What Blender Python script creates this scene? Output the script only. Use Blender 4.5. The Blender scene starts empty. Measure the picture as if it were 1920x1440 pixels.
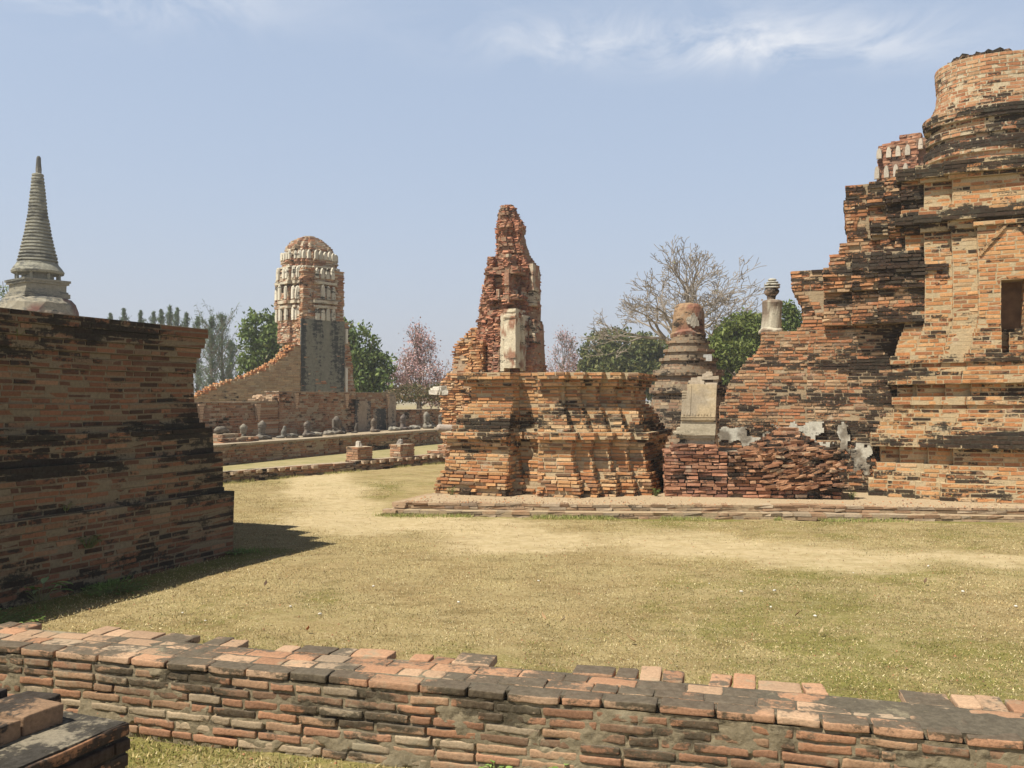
import bpy, math, random
import numpy as np
from mathutils import Vector

random.seed(7)
RNG = np.random.default_rng(7)
SC = bpy.context.scene
COL = SC.collection
rad = math.radians

# ------------------------------------------------------------------ camera, world, sun, exposure
EYE = 1.65
cam_d = bpy.data.cameras.new("camera")
cam = bpy.data.objects.new("camera", cam_d)
COL.objects.link(cam)
cam.location = (0, 0, EYE)
cam.rotation_euler = (rad(90), 0, 0)
cam_d.sensor_width = 36
cam_d.lens = 30.94
cam_d.shift_y = 30 / 1920
cam_d.clip_start = 0.05
cam_d.clip_end = 3000
SC.camera = cam
SC.view_settings.view_transform = 'Standard'
SC.view_settings.look = 'None'
SC.view_settings.gamma = 1
SC.view_settings.exposure = 0.52

SUN_EL = 58.5
SUN_AZ = (-0.82, -0.57)          # horizontal direction towards the sun
w = bpy.data.worlds.new("World")
SC.world = w
w.use_nodes = True
wn, wl = w.node_tree.nodes, w.node_tree.links
wn.clear()
wo = wn.new("ShaderNodeOutputWorld")
bg = wn.new("ShaderNodeBackground")
sky = wn.new("ShaderNodeTexSky")
sky.sky_type = 'NISHITA'
sky.sun_disc = False
sky.sun_elevation = rad(SUN_EL)
sky.sun_rotation = math.atan2(SUN_AZ[0], SUN_AZ[1])
sky.altitude = 0
sky.air_density = 1.0
sky.dust_density = 2.2
sky.ozone_density = 1.6
bg.inputs[1].default_value = 0.108
# thin high cloud, laid out by direction in the sky
tc = wn.new("ShaderNodeTexCoord")
sep = wn.new("ShaderNodeSeparateXYZ")
wl.new(tc.outputs['Generated'], sep.inputs[0])


def wmath(op, a, b=None, clamp=False):
    n = wn.new("ShaderNodeMath")
    n.operation = op
    n.use_clamp = clamp
    for i, v in enumerate((a, b)):
        if v is None:
            continue
        if isinstance(v, (int, float)):
            n.inputs[i].default_value = v
        else:
            wl.new(v, n.inputs[i])
    return n.outputs[0]


zc = wmath('MAXIMUM', sep.outputs[2], 0.03)
cx = wmath('DIVIDE', sep.outputs[0], zc)
cy = wmath('DIVIDE', sep.outputs[1], zc)
comb = wn.new("ShaderNodeCombineXYZ")
wl.new(cx, comb.inputs[0])
wl.new(cy, comb.inputs[1])


def wnoise(scale, detail, vec, rough=0.55, dist=0.0):
    n = wn.new("ShaderNodeTexNoise")
    n.inputs['Scale'].default_value = scale
    n.inputs['Detail'].default_value = detail
    n.inputs['Roughness'].default_value = rough
    n.inputs['Distortion'].default_value = dist
    wl.new(vec, n.inputs['Vector'])
    return n.outputs[0]


mp = wn.new("ShaderNodeMapping")
mp.inputs['Scale'].default_value = (1.25, 0.9, 1)
mp.inputs['Rotation'].default_value = (0, 0, rad(35))
wl.new(comb.outputs[0], mp.inputs[0])
n1 = wnoise(2.6, 9, mp.outputs[0], 0.62, 0.6)


def blob(px, py, rx, ry):
    ex = wmath('MULTIPLY', wmath('SUBTRACT', cx, px), 1 / rx)
    ey = wmath('MULTIPLY', wmath('SUBTRACT', cy, py), 1 / ry)
    r2 = wmath('ADD', wmath('MULTIPLY', ex, ex), wmath('MULTIPLY', ey, ey))
    return wmath('POWER', 2.718, wmath('MULTIPLY', r2, -1.0))


# (x/z, y/z) of the two wisps of cloud high above the ruins
b1 = blob(0.80, 2.46, 0.50, 0.20)
b2 = blob(-0.95, 2.2, 0.40, 0.18)
b3 = blob(0.25, 2.45, 0.45, 0.18)
bs = wmath('ADD', wmath('ADD', b1, wmath('MULTIPLY', b2, 0.75)), wmath('MULTIPLY', b3, 0.65))
cm = wmath('MULTIPLY', wmath('SUBTRACT', n1, 0.41, True), 4.5, True)
cm = wmath('MULTIPLY', wmath('MULTIPLY', cm, bs), 0.80, True)
mixc = wn.new("ShaderNodeMix")
mixc.data_type = 'RGBA'
wl.new(cm, mixc.inputs['Factor'])
# haze towards the horizon lifts and greys the sky
hz = wmath('POWER', wmath('SUBTRACT', 1.0, wmath('ABSOLUTE', sep.outputs[2]), True), 5.0)
hzc = wn.new("ShaderNodeMix")
hzc.data_type = 'RGBA'
wl.new(hz, hzc.inputs['Factor'])
hzc.inputs['A'].default_value = (3.55, 4.25, 5.35, 1)
hzc.inputs['B'].default_value = (3.75, 3.80, 4.15, 1)
hz = wmath('ADD', wmath('MULTIPLY', hz, 0.38), 0.60, True)
mixh = wn.new("ShaderNodeMix")
mixh.data_type = 'RGBA'
wl.new(hz, mixh.inputs['Factor'])
wl.new(sky.outputs[0], mixh.inputs['A'])
wl.new(hzc.outputs['Result'], mixh.inputs['B'])
wl.new(mixh.outputs['Result'], mixc.inputs['A'])
mixc.inputs['B'].default_value = (5.3, 5.5, 5.9, 1)
# upper sky, above the view, dimmed to cut fill light on shaded faces
zr = wn.new("ShaderNodeMapRange")
zr.interpolation_type = 'SMOOTHSTEP'
wl.new(sep.outputs[2], zr.inputs[0])
for i_, v_ in enumerate((0.42, 0.70, 1.0, 0.14)):
    zr.inputs[i_ + 1].default_value = v_
vm = wn.new("ShaderNodeVectorMath")
vm.operation = 'SCALE'
wl.new(mixc.outputs['Result'], vm.inputs[0])
wl.new(zr.outputs[0], vm.inputs['Scale'])
wl.new(vm.outputs[0], bg.inputs[0])
wl.new(bg.outputs[0], wo.inputs[0])

sl = bpy.data.lights.new("sun", 'SUN')
sl.energy = 5.0
sl.angle = rad(0.53)
sl.color = (1.0, 0.93, 0.79)
sun = bpy.data.objects.new("sun", sl)
COL.objects.link(sun)
_h = math.hypot(*SUN_AZ)
sdir = Vector((SUN_AZ[0] / _h * math.cos(rad(SUN_EL)), SUN_AZ[1] / _h * math.cos(rad(SUN_EL)), math.sin(rad(SUN_EL))))
sun.rotation_euler = sdir.to_track_quat('Z', 'Y').to_euler()
sun.location = (-20, -8, 40)


# ------------------------------------------------------------------ noise in numpy
def _h3(ix, iy, iz, seed):
    x = (ix.astype(np.int64) * 374761393 + iy.astype(np.int64) * 668265263 + iz.astype(np.int64) * 2147483647 + seed * 974711) & 0xFFFFFFFF
    x = ((x ^ (x >> 13)) * 1274126177) & 0xFFFFFFFF
    x = ((x ^ (x >> 16)) * 2246822519) & 0xFFFFFFFF
    return ((x ^ (x >> 15)) & 0xFFFFFF) / float(0xFFFFFF)


def vn1(p, seed=0):
    i = np.floor(p).astype(np.int64)
    f = p - i
    f = f * f * (3 - 2 * f)
    r = 0
    for dx in (0, 1):
        for dy in (0, 1):
            for dz in (0, 1):
                wgt = (f[:, 0] if dx else 1 - f[:, 0]) * (f[:, 1] if dy else 1 - f[:, 1]) * (f[:, 2] if dz else 1 - f[:, 2])
                r = r + wgt * _h3(i[:, 0] + dx, i[:, 1] + dy, i[:, 2] + dz, seed)
    return r


def vn(p, scale=1.0, seed=0, octv=3):
    p = np.atleast_2d(np.asarray(p, float))
    if p.shape[1] == 2:
        p = np.c_[p, np.zeros(len(p))]
    s, a, t = 0, 1.0, 0
    for o in range(octv):
        s = s + a * vn1(p * scale * (2 ** o) + 17.3 * o, seed + o)
        t += a
        a *= 0.5
    return s / t


# ------------------------------------------------------------------ object helpers
def tag(o, label=None, cat=None, group=None, kind=None):
    if label:
        o['label'] = label
    if cat:
        o['category'] = cat
    if group:
        o['group'] = group
    if kind:
        o['kind'] = kind
    return o


def empty(name, loc=(0, 0, 0), rz=0):
    o = bpy.data.objects.new(name, None)
    o.empty_display_size = 0.2
    o.location = loc
    o.rotation_euler = (0, 0, rz)
    COL.objects.link(o)
    return o


def mesh_obj(name, V, F, mats, mi=None, attrs=None, parent=None, smooth=False, local=None):
    """V (n,3) world verts, F list of arrays of quads/tris or list of index lists."""
    me = bpy.data.meshes.new(name)
    V = np.asarray(V, dtype=np.float32)
    if local is not None:
        V = V - np.asarray(local, dtype=np.float32)
    if isinstance(F, list) and len(F) and isinstance(F[0], np.ndarray) and F[0].ndim == 2:
        loops = np.concatenate([f.ravel() for f in F])
        tot = np.concatenate([np.full(len(f), f.shape[1]) for f in F])
    elif isinstance(F, np.ndarray):
        loops = F.ravel()
        tot = np.full(len(F), F.shape[1])
    else:
        loops = np.array([i for f in F for i in f])
        tot = np.array([len(f) for f in F])
    start = np.concatenate([[0], np.cumsum(tot)[:-1]])
    me.vertices.add(len(V))
    me.vertices.foreach_set('co', V.ravel())
    me.loops.add(len(loops))
    me.loops.foreach_set('vertex_index', loops.astype(np.int32))
    me.polygons.add(len(tot))
    me.polygons.foreach_set('loop_start', start.astype(np.int32))
    me.polygons.foreach_set('loop_total', tot.astype(np.int32))
    if mi is not None:
        me.polygons.foreach_set('material_index', np.asarray(mi, dtype=np.int32))
    me.polygons.foreach_set('use_smooth', np.full(len(tot), bool(smooth)))
    for m in (mats if isinstance(mats, (list, tuple)) else [mats]):
        me.materials.append(m)
    me.update(calc_edges=True)
    if attrs:
        for k, a in attrs.items():
            a = np.asarray(a, dtype=np.float32)
            if a.ndim == 2:
                at = me.attributes.new(k, 'FLOAT_COLOR', 'POINT')
                if a.shape[1] == 3:
                    a = np.c_[a, np.ones(len(a))].astype(np.float32)
                at.data.foreach_set('color', a.ravel())
            else:
                at = me.attributes.new(k, 'FLOAT', 'POINT')
                at.data.foreach_set('value', a)
    me.validate()
    o = bpy.data.objects.new(name, me)
    COL.objects.link(o)
    if parent is not None:
        o.parent = parent
    if local is not None:
        o.location = local if parent is None else tuple(np.asarray(local) - np.asarray(parent.location))
    return o


def child_mesh(name, V, F, mats, parent, **kw):
    """parts are given in world coordinates; stored relative to an unrotated parent"""
    return mesh_obj(name, np.asarray(V) - np.asarray(parent.location)[None, :], F, mats, parent=parent, **kw)


# ------------------------------------------------------------------ materials
def new_mat(name):
    m = bpy.data.materials.new(name)
    m.use_nodes = True
    nt = m.node_tree
    for n in list(nt.nodes):
        if n.type != 'OUTPUT_MATERIAL':
            nt.nodes.remove(n)
    out = nt.nodes[0]
    b = nt.nodes.new("ShaderNodeBsdfPrincipled")
    nt.links.new(b.outputs[0], out.inputs[0])
    b.inputs['Roughness'].default_value = 0.92
    b.inputs['Specular IOR Level'].default_value = 0.2
    return m, nt, b


class NT:
    def __init__(self, nt):
        self.nt = nt
        self.n = nt.nodes
        self.l = nt.links
        g = self.n.new("ShaderNodeNewGeometry")
        self.pos = g.outputs['Position']
        self.nor = g.outputs['Normal']

    def noise(self, scale, detail=4, rough=0.55, vec=None, sc=(1, 1, 1), off=(0, 0, 0), dist=0.0):
        m = self.n.new("ShaderNodeMapping")
        m.inputs['Scale'].default_value = sc
        m.inputs['Location'].default_value = off
        self.l.new(vec or self.pos, m.inputs[0])
        t = self.n.new("ShaderNodeTexNoise")
        t.inputs['Scale'].default_value = scale
        t.inputs['Detail'].default_value = detail
        t.inputs['Roughness'].default_value = rough
        t.inputs['Distortion'].default_value = dist
        self.l.new(m.outputs[0], t.inputs['Vector'])
        return t.outputs[0]

    def m(self, op, a, b=None, c=None, clamp=False):
        n = self.n.new("ShaderNodeMath")
        n.operation = op
        n.use_clamp = clamp
        for i, v in enumerate((a, b, c)):
            if v is None:
                continue
            if isinstance(v, (int, float)):
                n.inputs[i].default_value = v
            else:
                self.l.new(v, n.inputs[i])
        return n.outputs[0]

    def rng(self, v, a, b, c=0.0, d=1.0, smooth=True):
        n = self.n.new("ShaderNodeMapRange")
        n.interpolation_type = 'SMOOTHSTEP' if smooth else 'LINEAR'
        self.l.new(v, n.inputs[0])
        for i, x in enumerate((a, b, c, d)):
            n.inputs[i + 1].default_value = x
        return n.outputs[0]

    def mix(self, f, a, b, mode='MIX'):
        n = self.n.new("ShaderNodeMix")
        n.data_type = 'RGBA'
        n.blend_type = mode
        for k, v in (('Factor', f), ('A', a), ('B', b)):
            s = n.inputs[k]
            if isinstance(v, (int, float)):
                s.default_value = v
            elif isinstance(v, tuple):
                s.default_value = (*v, 1) if len(v) == 3 else v
            else:
                self.l.new(v, s)
        return n.outputs['Result']

    def attr(self, name):
        a = self.n.new("ShaderNodeAttribute")
        a.attribute_name = name
        return a

    def bump(self, h, strength, dist, b):
        n = self.n.new("ShaderNodeBump")
        n.inputs['Strength'].default_value = strength
        n.inputs['Distance'].default_value = dist
        self.l.new(h, n.inputs['Height'])
        self.l.new(n.outputs[0], b.inputs['Normal'])


def gray(nt, v):
    c = nt.n.new("ShaderNodeCombineColor")
    for i in range(3):
        nt.l.new(v, c.inputs[i])
    return c.outputs[0]


def masonry(name, amount=0.0, dark=(0.013, 0.012, 0.010), lime=0.35, limecol=(0.50, 0.42, 0.31), fine=40,
            low=0.9, sheet=None, bump=0.5, bd=0.01, scz=1.5, top_dark=0.0, topz=None, xdark=None, sat=0.96):
    """weathered masonry: colour and mould and painted shade level per vertex, black mould, lime bloom, grain"""
    m, nt_, b = new_mat(name)
    k = NT(nt_)
    col = k.attr('bcol').outputs['Color']
    st = k.attr('st').outputs['Fac']
    g = k.noise(fine, 5, 0.65)
    g2 = k.noise(fine * 0.25, 4, 0.6, off=(3, 1, 7))
    base = k.mix(1.0, col, gray(k, k.rng(g, 0.25, 0.75, 0.74, 1.26, False)), 'MULTIPLY')
    lm = k.rng(k.noise(3.2, 6, 0.7, off=(9, 4, 2), sc=(1, 1, 1.4)), 0.52, 0.68, 0, lime)
    lm = k.m('MULTIPLY', lm, k.rng(g2, 0.35, 0.6))
    base = k.mix(lm, base, limecol)
    hs = 0.62 if scz > 1 else 1.0      # growth follows the courses
    nl = k.noise(low, 6, 0.62, sc=(hs, hs, scz * (1.5 if scz > 1 else 1)))
    nm = k.noise(7.0, 5, 0.65, sc=(hs * .8, hs * .8, 1.7), off=(5, 5, 1))
    nf = k.noise(34.0, 4, 0.7, off=(2, 8, 1))
    v = k.m('ADD', st, amount)
    v = k.m('ADD', v, k.m('MULTIPLY', k.m('SUBTRACT', nl, 0.5), 3.6))
    v = k.m('ADD', v, k.m('MULTIPLY', k.m('SUBTRACT', nm, 0.5), 2.3))
    v = k.m('ADD', v, k.m('MULTIPLY', k.m('SUBTRACT', nf, 0.5), 1.3))
    if xdark:      # soot grows towards one end of the wall
        px_ = k.n.new("ShaderNodeSeparateXYZ")
        k.l.new(k.pos, px_.inputs[0])
        v = k.m('ADD', v, k.rng(px_.outputs[0], xdark[0], xdark[1], -xdark[2], xdark[2] * .5))
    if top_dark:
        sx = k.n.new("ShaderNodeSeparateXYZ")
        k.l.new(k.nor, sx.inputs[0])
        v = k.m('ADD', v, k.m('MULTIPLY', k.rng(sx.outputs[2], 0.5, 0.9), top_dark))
    hsn = k.n.new("ShaderNodeHueSaturation")
    hsn.inputs['Saturation'].default_value = sat
    k.l.new(base, hsn.inputs['Color'])
    base = hsn.outputs[0]
    mask = k.m('MULTIPLY', k.rng(v, 0.34, 0.70), 0.93)
    dk = k.mix(k.rng(nf, 0.35, 0.7), dark, tuple(min(1, c * 2.2 + 0.006) for c in dark))
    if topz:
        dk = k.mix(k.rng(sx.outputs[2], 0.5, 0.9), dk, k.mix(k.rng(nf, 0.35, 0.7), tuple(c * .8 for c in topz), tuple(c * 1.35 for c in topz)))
    base = k.mix(mask, base, dk)
    k.l.new(base, b.inputs['Base Color'])
    k.bump(k.m('ADD', g, g2), bump, bd, b)
    return m


def plain(name, c1, c2, scale=6, bump=0.3, bd=0.01, rough=0.9, detail=5, sc=(1, 1, 1)):
    m, nt_, b = new_mat(name)
    k = NT(nt_)
    n = k.noise(scale, detail, 0.65, sc=sc)
    k.l.new(k.mix(k.rng(n, 0.32, 0.68), c1, c2), b.inputs['Base Color'])
    b.inputs['Roughness'].default_value = rough
    k.bump(k.noise(scale * 6, 5, 0.7), bump, bd, b)
    return m


# ------------------------------------------------------------------ brickwork
ORANGE = [((0.47, 0.215, 0.085), 5), ((0.40, 0.17, 0.065), 4), ((0.50, 0.28, 0.125), 5), ((0.29, 0.115, 0.05), 2),
          ((0.50, 0.36, 0.21), 2), ((0.20, 0.10, 0.055), 2), ((0.10, 0.065, 0.045), 1)]
RED = [((0.31, 0.135, 0.075), 5), ((0.38, 0.18, 0.10), 4), ((0.21, 0.095, 0.06), 4), ((0.42, 0.22, 0.13), 2),
       ((0.15, 0.07, 0.05), 2), ((0.45, 0.36, 0.27), 1)]
BROWN = [((0.33, 0.165, 0.085), 5), ((0.27, 0.12, 0.06), 4), ((0.40, 0.23, 0.13), 3), ((0.20, 0.10, 0.06), 3),
         ((0.42, 0.31, 0.20), 2), ((0.12, 0.08, 0.055), 1)]
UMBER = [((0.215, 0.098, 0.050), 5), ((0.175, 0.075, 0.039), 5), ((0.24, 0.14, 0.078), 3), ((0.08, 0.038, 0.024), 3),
         ((0.19, 0.135, 0.085), 2), ((0.035, 0.024, 0.018), 2)]  # browns darkened so the brick colour carries the left monument's shade


def pick(pal, n, rng, pos=None, seed=0):
    cols = np.array([c for c, _ in pal])
    wt = np.array([q for _, q in pal], float)
    cum = np.cumsum(wt / wt.sum())
    r = rng.random(n)
    if pos is not None:
        r = np.clip(r * 0.8 + (vn(pos, 1.3, seed) - 0.35) * 0.5, 0, 0.999)
    idx = np.searchsorted(cum, r)
    idx = np.clip(idx, 0, len(cols) - 1)
    c = (cols[idx] * .78 + (cols * wt[:, None]).sum(0) / wt.sum() * .22) * (0.82 + 0.36 * rng.random((n, 1)))
    return c


MORTAR = np.array([0.40, 0.33, 0.235])


class Bricks:
    """collects bricks and mortar cores, then links them as one mesh"""

    def __init__(self, pal=ORANGE, seed=1, mortar=MORTAR, jit=0.006, miss=0.0, erode=0.0, core_in=0.014,
                 L=0.23, joint=0.010, D=0.11, cj=0.004, lime=0.0, tilt=0.0, escale=1.6, cst=-0.22, proud=0.0, wob=0.06):
        self.cst = cst
        self.proud = proud
        self.wob = wob
        self.pal, self.seed, self.mortar = pal, seed, np.asarray(mortar)
        self.rng = np.random.default_rng(seed)
        self.jit, self.miss, self.erode, self.core_in = jit, miss, erode, core_in
        self.L, self.joint, self.D, self.cj, self.tilt, self.escale = L, joint, D, cj, tilt, escale
        self.lime = lime
        self.b = []          # brick arrays: centre(3) u(2) n(2) half dims(3) col(3) st tilt
        self.V, self.F, self.C, self.S = [], [], [], []
        self.nv = 0
        self.k = 0

    def add(self, c, u, n, half, col, st, tilt):
        N = len(c)
        self.b.append(np.c_[c, np.broadcast_to(u, (N, 2)), np.broadcast_to(n, (N, 2)), half, col, st, tilt])

    def edge(self, p0, p1, z, h, st=0.0, parity=0, test=None, jit=None, miss=None, erode=None, lift=None, pal=None, L=None):
        p0, p1 = np.asarray(p0, float), np.asarray(p1, float)
        d = p1 - p0
        ln = math.hypot(*d)
        if ln < 0.02:
            return
        u = d / ln
        nrm = np.array([u[1], -u[0]])
        jit = self.jit if jit is None else jit
        miss = self.miss if miss is None else miss
        er = self.erode if erode is None else erode
        Lm = L or self.L
        rng = self.rng
        nb = max(1, int(math.ceil(ln / Lm)) + 1)
        ls = Lm * (0.82 + 0.36 * rng.random(nb))
        hd = rng.random(nb) < 0.22
        ls[hd] *= 0.55
        if parity % 2:
            ls[0] *= 0.5
        x = np.concatenate([[0], np.cumsum(ls)])
        a, b2 = x[:-1], np.minimum(x[1:], ln)
        ok = a < ln - 0.02
        a, b2 = a[ok], b2[ok]
        if len(a) > 1 and b2[-1] - a[-1] < 0.06:
            b2[-2] = ln
            a, b2 = a[:-1], b2[:-1]
        b2[-1] = ln
        m = len(a)
        mid = (a + b2) / 2
        out = self.proud + rng.normal(0, jit, m)
        P = p0[None] + u[None] * mid[:, None]
        P3 = np.c_[P, np.full(m, z + h / 2)]
        if er:
            out = out - er * np.clip((vn(P3, self.escale, self.seed + 5, 3) - 0.45) * 3.0, 0, 1.3) * (0.4 + 0.9 * rng.random(m))
        keep = rng.random(m) >= miss
        if test is not None:
            keep &= test(P + nrm[None] * 0.03)
        if not keep.any():
            return
        half = np.c_[(b2 - a) / 2 - self.joint * 0.5 * (0.6 + 0.9 * rng.random(m)), np.full(m, self.D / 2),
                     np.full(m, (h - self.joint) / 2) * (0.93 + 0.1 * rng.random(m))]
        half[:, 0] = np.maximum(half[:, 0], 0.015)
        cen = P + nrm[None] * (out - self.D / 2)[:, None]
        cz = z + h / 2 + rng.normal(0, 0.0012, m)
        if lift is not None:
            cz = cz + lift(P3)
        col = pick(pal or self.pal, m, rng, P3, self.seed)
        stv = (st if np.isscalar(st) else 0) + rng.normal(0, 0.20, m)
        ti = rng.normal(0, self.tilt, m)
        A = np.c_[cen, cz]
        self.add(A[keep], u, nrm, half[keep], col[keep], stv[keep], ti[keep])

    def core(self, poly, z0, z1, st=0.0, col=None, taper=0.0):
        poly = np.asarray(poly, float)
        pp = []
        for i in range(len(poly)):
            a, b = poly[i], poly[(i + 1) % len(poly)]
            m_ = max(1, int(np.linalg.norm(b - a) / .45)) if len(poly) < 8 else 1
            pp += [a + (b - a) * j / m_ for j in range(m_)]
        poly = np.array(pp)
        n = len(poly)
        self.k += 1
        e = (self.k % 7) * 0.0006
        c = poly.mean(0)
        lo = np.c_[poly, np.full(n, z0)]
        hi = np.c_[c + (poly - c) * (1 - taper), np.full(n, z1 - e)]
        base = self.nv
        self.V.append(np.r_[lo, hi])
        for i in range(n):
            j = (i + 1) % n
            self.F.append([base + i, base + j, base + n + j, base + n + i])
        self.F.append([base + n + i for i in range(n)])
        self.F.append([base + i for i in range(n - 1, -1, -1)])
        cc = self.mortar if col is None else np.asarray(col)
        self.C.append(np.tile(cc, (2 * n, 1)))
        self.S.append(np.full(2 * n, st))
        self.nv += 2 * n

    def build(self, name, mat, parent=None, hires=0):
        V, F, C, S = [], [], [], []
        nv = self.nv
        if self.V:
            V.append(np.concatenate(self.V))
            C.append(np.concatenate(self.C))
            S.append(np.concatenate(self.S))
        quads = None
        smooth = False
        if self.b:
            B = np.concatenate(self.b)
            N = len(B)
            c, u, n, hf, col, st, ti = B[:, :3], B[:, 3:5], B[:, 5:7], B[:, 7:10], B[:, 10:13], B[:, 13], B[:, 14]
            if hires:
                ax = np.array([-1, -0.94, -0.72, -0.3, 0.3, 0.72, 0.94, 1.0]) if hires > 1 else np.array([-1, -0.9, 0, 0.9, 1])
                k = len(ax)
                idx, pts = {}, []
                for a in range(k):
                    for b in range(k):
                        for d in range(k):
                            if a in (0, k - 1) or b in (0, k - 1) or d in (0, k - 1):
                                idx[(a, b, d)] = len(pts)
                                pts.append((ax[a], ax[b], ax[d]))
                T = np.array(pts)
                fs = []
                for q in (0, k - 1):
                    for a in range(k - 1):
                        for b in range(k - 1):
                            f1 = [idx[(q, a, b)], idx[(q, a + 1, b)], idx[(q, a + 1, b + 1)], idx[(q, a, b + 1)]]
                            f2 = [idx[(a, q, b)], idx[(a, q, b + 1)], idx[(a + 1, q, b + 1)], idx[(a + 1, q, b)]]
                            f3 = [idx[(a, b, q)], idx[(a + 1, b, q)], idx[(a + 1, b + 1, q)], idx[(a, b + 1, q)]]
                            for f in (f1, f2, f3):
                                fs.append(f if q else f[::-1])
                fs = np.array(fs)
                K = len(T)
                P = T[None] * hf[:, None, :]
                r = 0.006
                lim = np.maximum(hf - r, 0.002)[:, None, :]
                q = np.clip(P, -lim, lim)
                dlt = P - q
                nn = np.linalg.norm(dlt, axis=2, keepdims=True)
                P = np.where(nn > 1e-6, q + dlt / np.maximum(nn, 1e-6) * np.minimum(nn, r), P)
                smooth = True
            else:
                T = np.array([[-1, -1, -1], [1, -1, -1], [1, 1, -1], [-1, 1, -1], [-1, -1, 1], [1, -1, 1], [1, 1, 1], [-1, 1, 1]], float)
                fs = np.array([[0, 1, 2, 3], [7, 6, 5, 4], [0, 4, 5, 1], [1, 5, 6, 2], [2, 6, 7, 3], [3, 7, 4, 0]])
                K = 8
                P = T[None] * hf[:, None, :]
                P = P + self.rng.normal(0, self.cj, P.shape) * np.array([1.0, 0.35 if self.proud else 1.0, 0.45])
            # tilt about the outward axis
            ct, sn = np.cos(ti)[:, None], np.sin(ti)[:, None]
            X = P[:, :, 0] * ct - P[:, :, 2] * sn
            Z = P[:, :, 0] * sn + P[:, :, 2] * ct
            W = np.empty_like(P)
            W[:, :, 0] = c[:, None, 0] + u[:, None, 0] * X + n[:, None, 0] * P[:, :, 1]
            W[:, :, 1] = c[:, None, 1] + u[:, None, 1] * X + n[:, None, 1] * P[:, :, 1]
            W[:, :, 2] = c[:, None, 2] + Z
            W = W.reshape(-1, 3)
            if hires:
                a = 0.0045
                nz = np.c_[vn(W, 22, 1, 3), vn(W, 22, 2, 3), vn(W, 22, 3, 3)] - 0.5
                W = W + nz * a * 2.2
                nz2 = np.c_[vn(W, 7, 5, 2), vn(W, 7, 6, 2), vn(W, 7, 8, 2)] - 0.5
                W = W + nz2 * a * 1.6
            quads = (fs[None] + (np.arange(N) * K)[:, None, None] + nv).reshape(-1, 4)
            # faces as laid out wind outwards for (u,n,z) right-handed; u x n = -z here, so flip
            quads = quads[:, ::-1]
            V.append(W)
            C.append(np.repeat(col, K, axis=0))
            S.append(np.repeat(st, K))
        V, C, S = np.concatenate(V), np.concatenate(C), np.concatenate(S)
        wb_ = np.c_[vn(V, .9, 201, 2), vn(V, .9, 202, 2), vn(V, .7, 203, 2)] - .5      # old walls bulge and courses sag
        V = V + wb_ * self.wob * np.array([1.0, 1.0, .55])
        Fl = []
        if self.F:
            by = {}
            for f in self.F:
                by.setdefault(len(f), []).append(f)
            Fl += [np.array(v) for v in by.values()]
        nf0 = sum(len(f) for f in Fl)
        if quads is not None:
            Fl.append(quads)
        kw = dict(attrs={'bcol': C, 'st': S}, smooth=False)
        o = child_mesh(name, V, Fl, mat, parent, **kw) if parent is not None else mesh_obj(name, V, Fl, mat, local=tuple(np.r_[(V[:, :2].min(0) + V[:, :2].max(0)) / 2, V[:, 2].min()]), **kw)
        if smooth:
            tot = sum(len(f) for f in Fl)
            s = np.zeros(tot, bool)
            s[nf0:] = True
            o.data.polygons.foreach_set('use_smooth', s)
        return o


class Frame:
    def __init__(self, ox, oy, deg):
        t = rad(deg)
        self.o = np.array([ox, oy])
        self.e = np.array([math.cos(t), -math.sin(t)])
        self.d = np.array([math.sin(t), math.cos(t)])

    def p(self, s, t):
        return self.o + self.e * s + self.d * t

    def loc(self, P):
        q = np.asarray(P) - self.o
        return q @ self.e, q @ self.d

    def s_at(self, px, t):
        """s on the line t=const seen at photo column px"""
        r = (px - 960) / 1650
        a = self.o + self.d * t
        return (r * a[1] - a[0]) / (self.e[0] - r * self.e[1])


def visible(mid, nrm):
    v = -mid
    return (v @ nrm) / (np.linalg.norm(v) + 1e-9) > -0.30


def stack(B, fr, rects, z0, z1, h, prof, stf=None, sides=None, force=False, core=None, **kw):
    """rects: list or f(z) of (s0,s1,t0,t1,offset scale[,zmin,zmax]) ; prof(z)->offset"""
    nc = max(1, int(round((z1 - z0) / h)))
    hh = (z1 - z0) / nc
    for i in range(nc):
        z = z0 + i * hh
        zm = z + hh / 2
        o = prof(zm)
        rs = rects(zm) if callable(rects) else rects
        R = []
        for r in rs:
            if len(r) > 5 and not (r[5] <= zm <= r[6]):
                continue
            k = r[4] if isinstance(r[4], tuple) else (r[4],) * 4
            R.append((r[0] - o * k[0], r[1] + o * k[1], r[2] - o * k[2], r[3] + o * k[3]))
        st = stf(zm) if stf else 0.0
        for q, (s0, s1, t0, t1) in enumerate(R):
            if s1 - s0 < 0.05 or t1 - t0 < 0.05:
                continue
            others = [R[j] for j in range(len(R)) if j != q]

            def test(P, others=others):
                ls, lt = fr.loc(P)
                k = np.ones(len(P), bool)
                for (a, b, c, d) in others:
                    k &= ~((ls > a) & (ls < b) & (lt > c) & (lt < d))
                return k
            cs = [fr.p(s0, t0), fr.p(s1, t0), fr.p(s1, t1), fr.p(s0, t1)]
            for e in range(4):
                a, b = cs[e], cs[(e + 1) % 4]
                dd = b - a
                dd = dd / (np.linalg.norm(dd) + 1e-9)
                nr = np.array([dd[1], -dd[0]])
                if not force and not visible((a + b) / 2, nr):
                    continue
                B.edge(a, b, z, hh, st, parity=i + e, test=test, **kw)
            ci = B.core_in if core is None else core
            B.core([fr.p(s0 + ci, t0 + ci), fr.p(s1 - ci, t0 + ci), fr.p(s1 - ci, t1 - ci), fr.p(s0 + ci, t1 - ci)], z, z + hh, st + B.cst)


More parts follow.
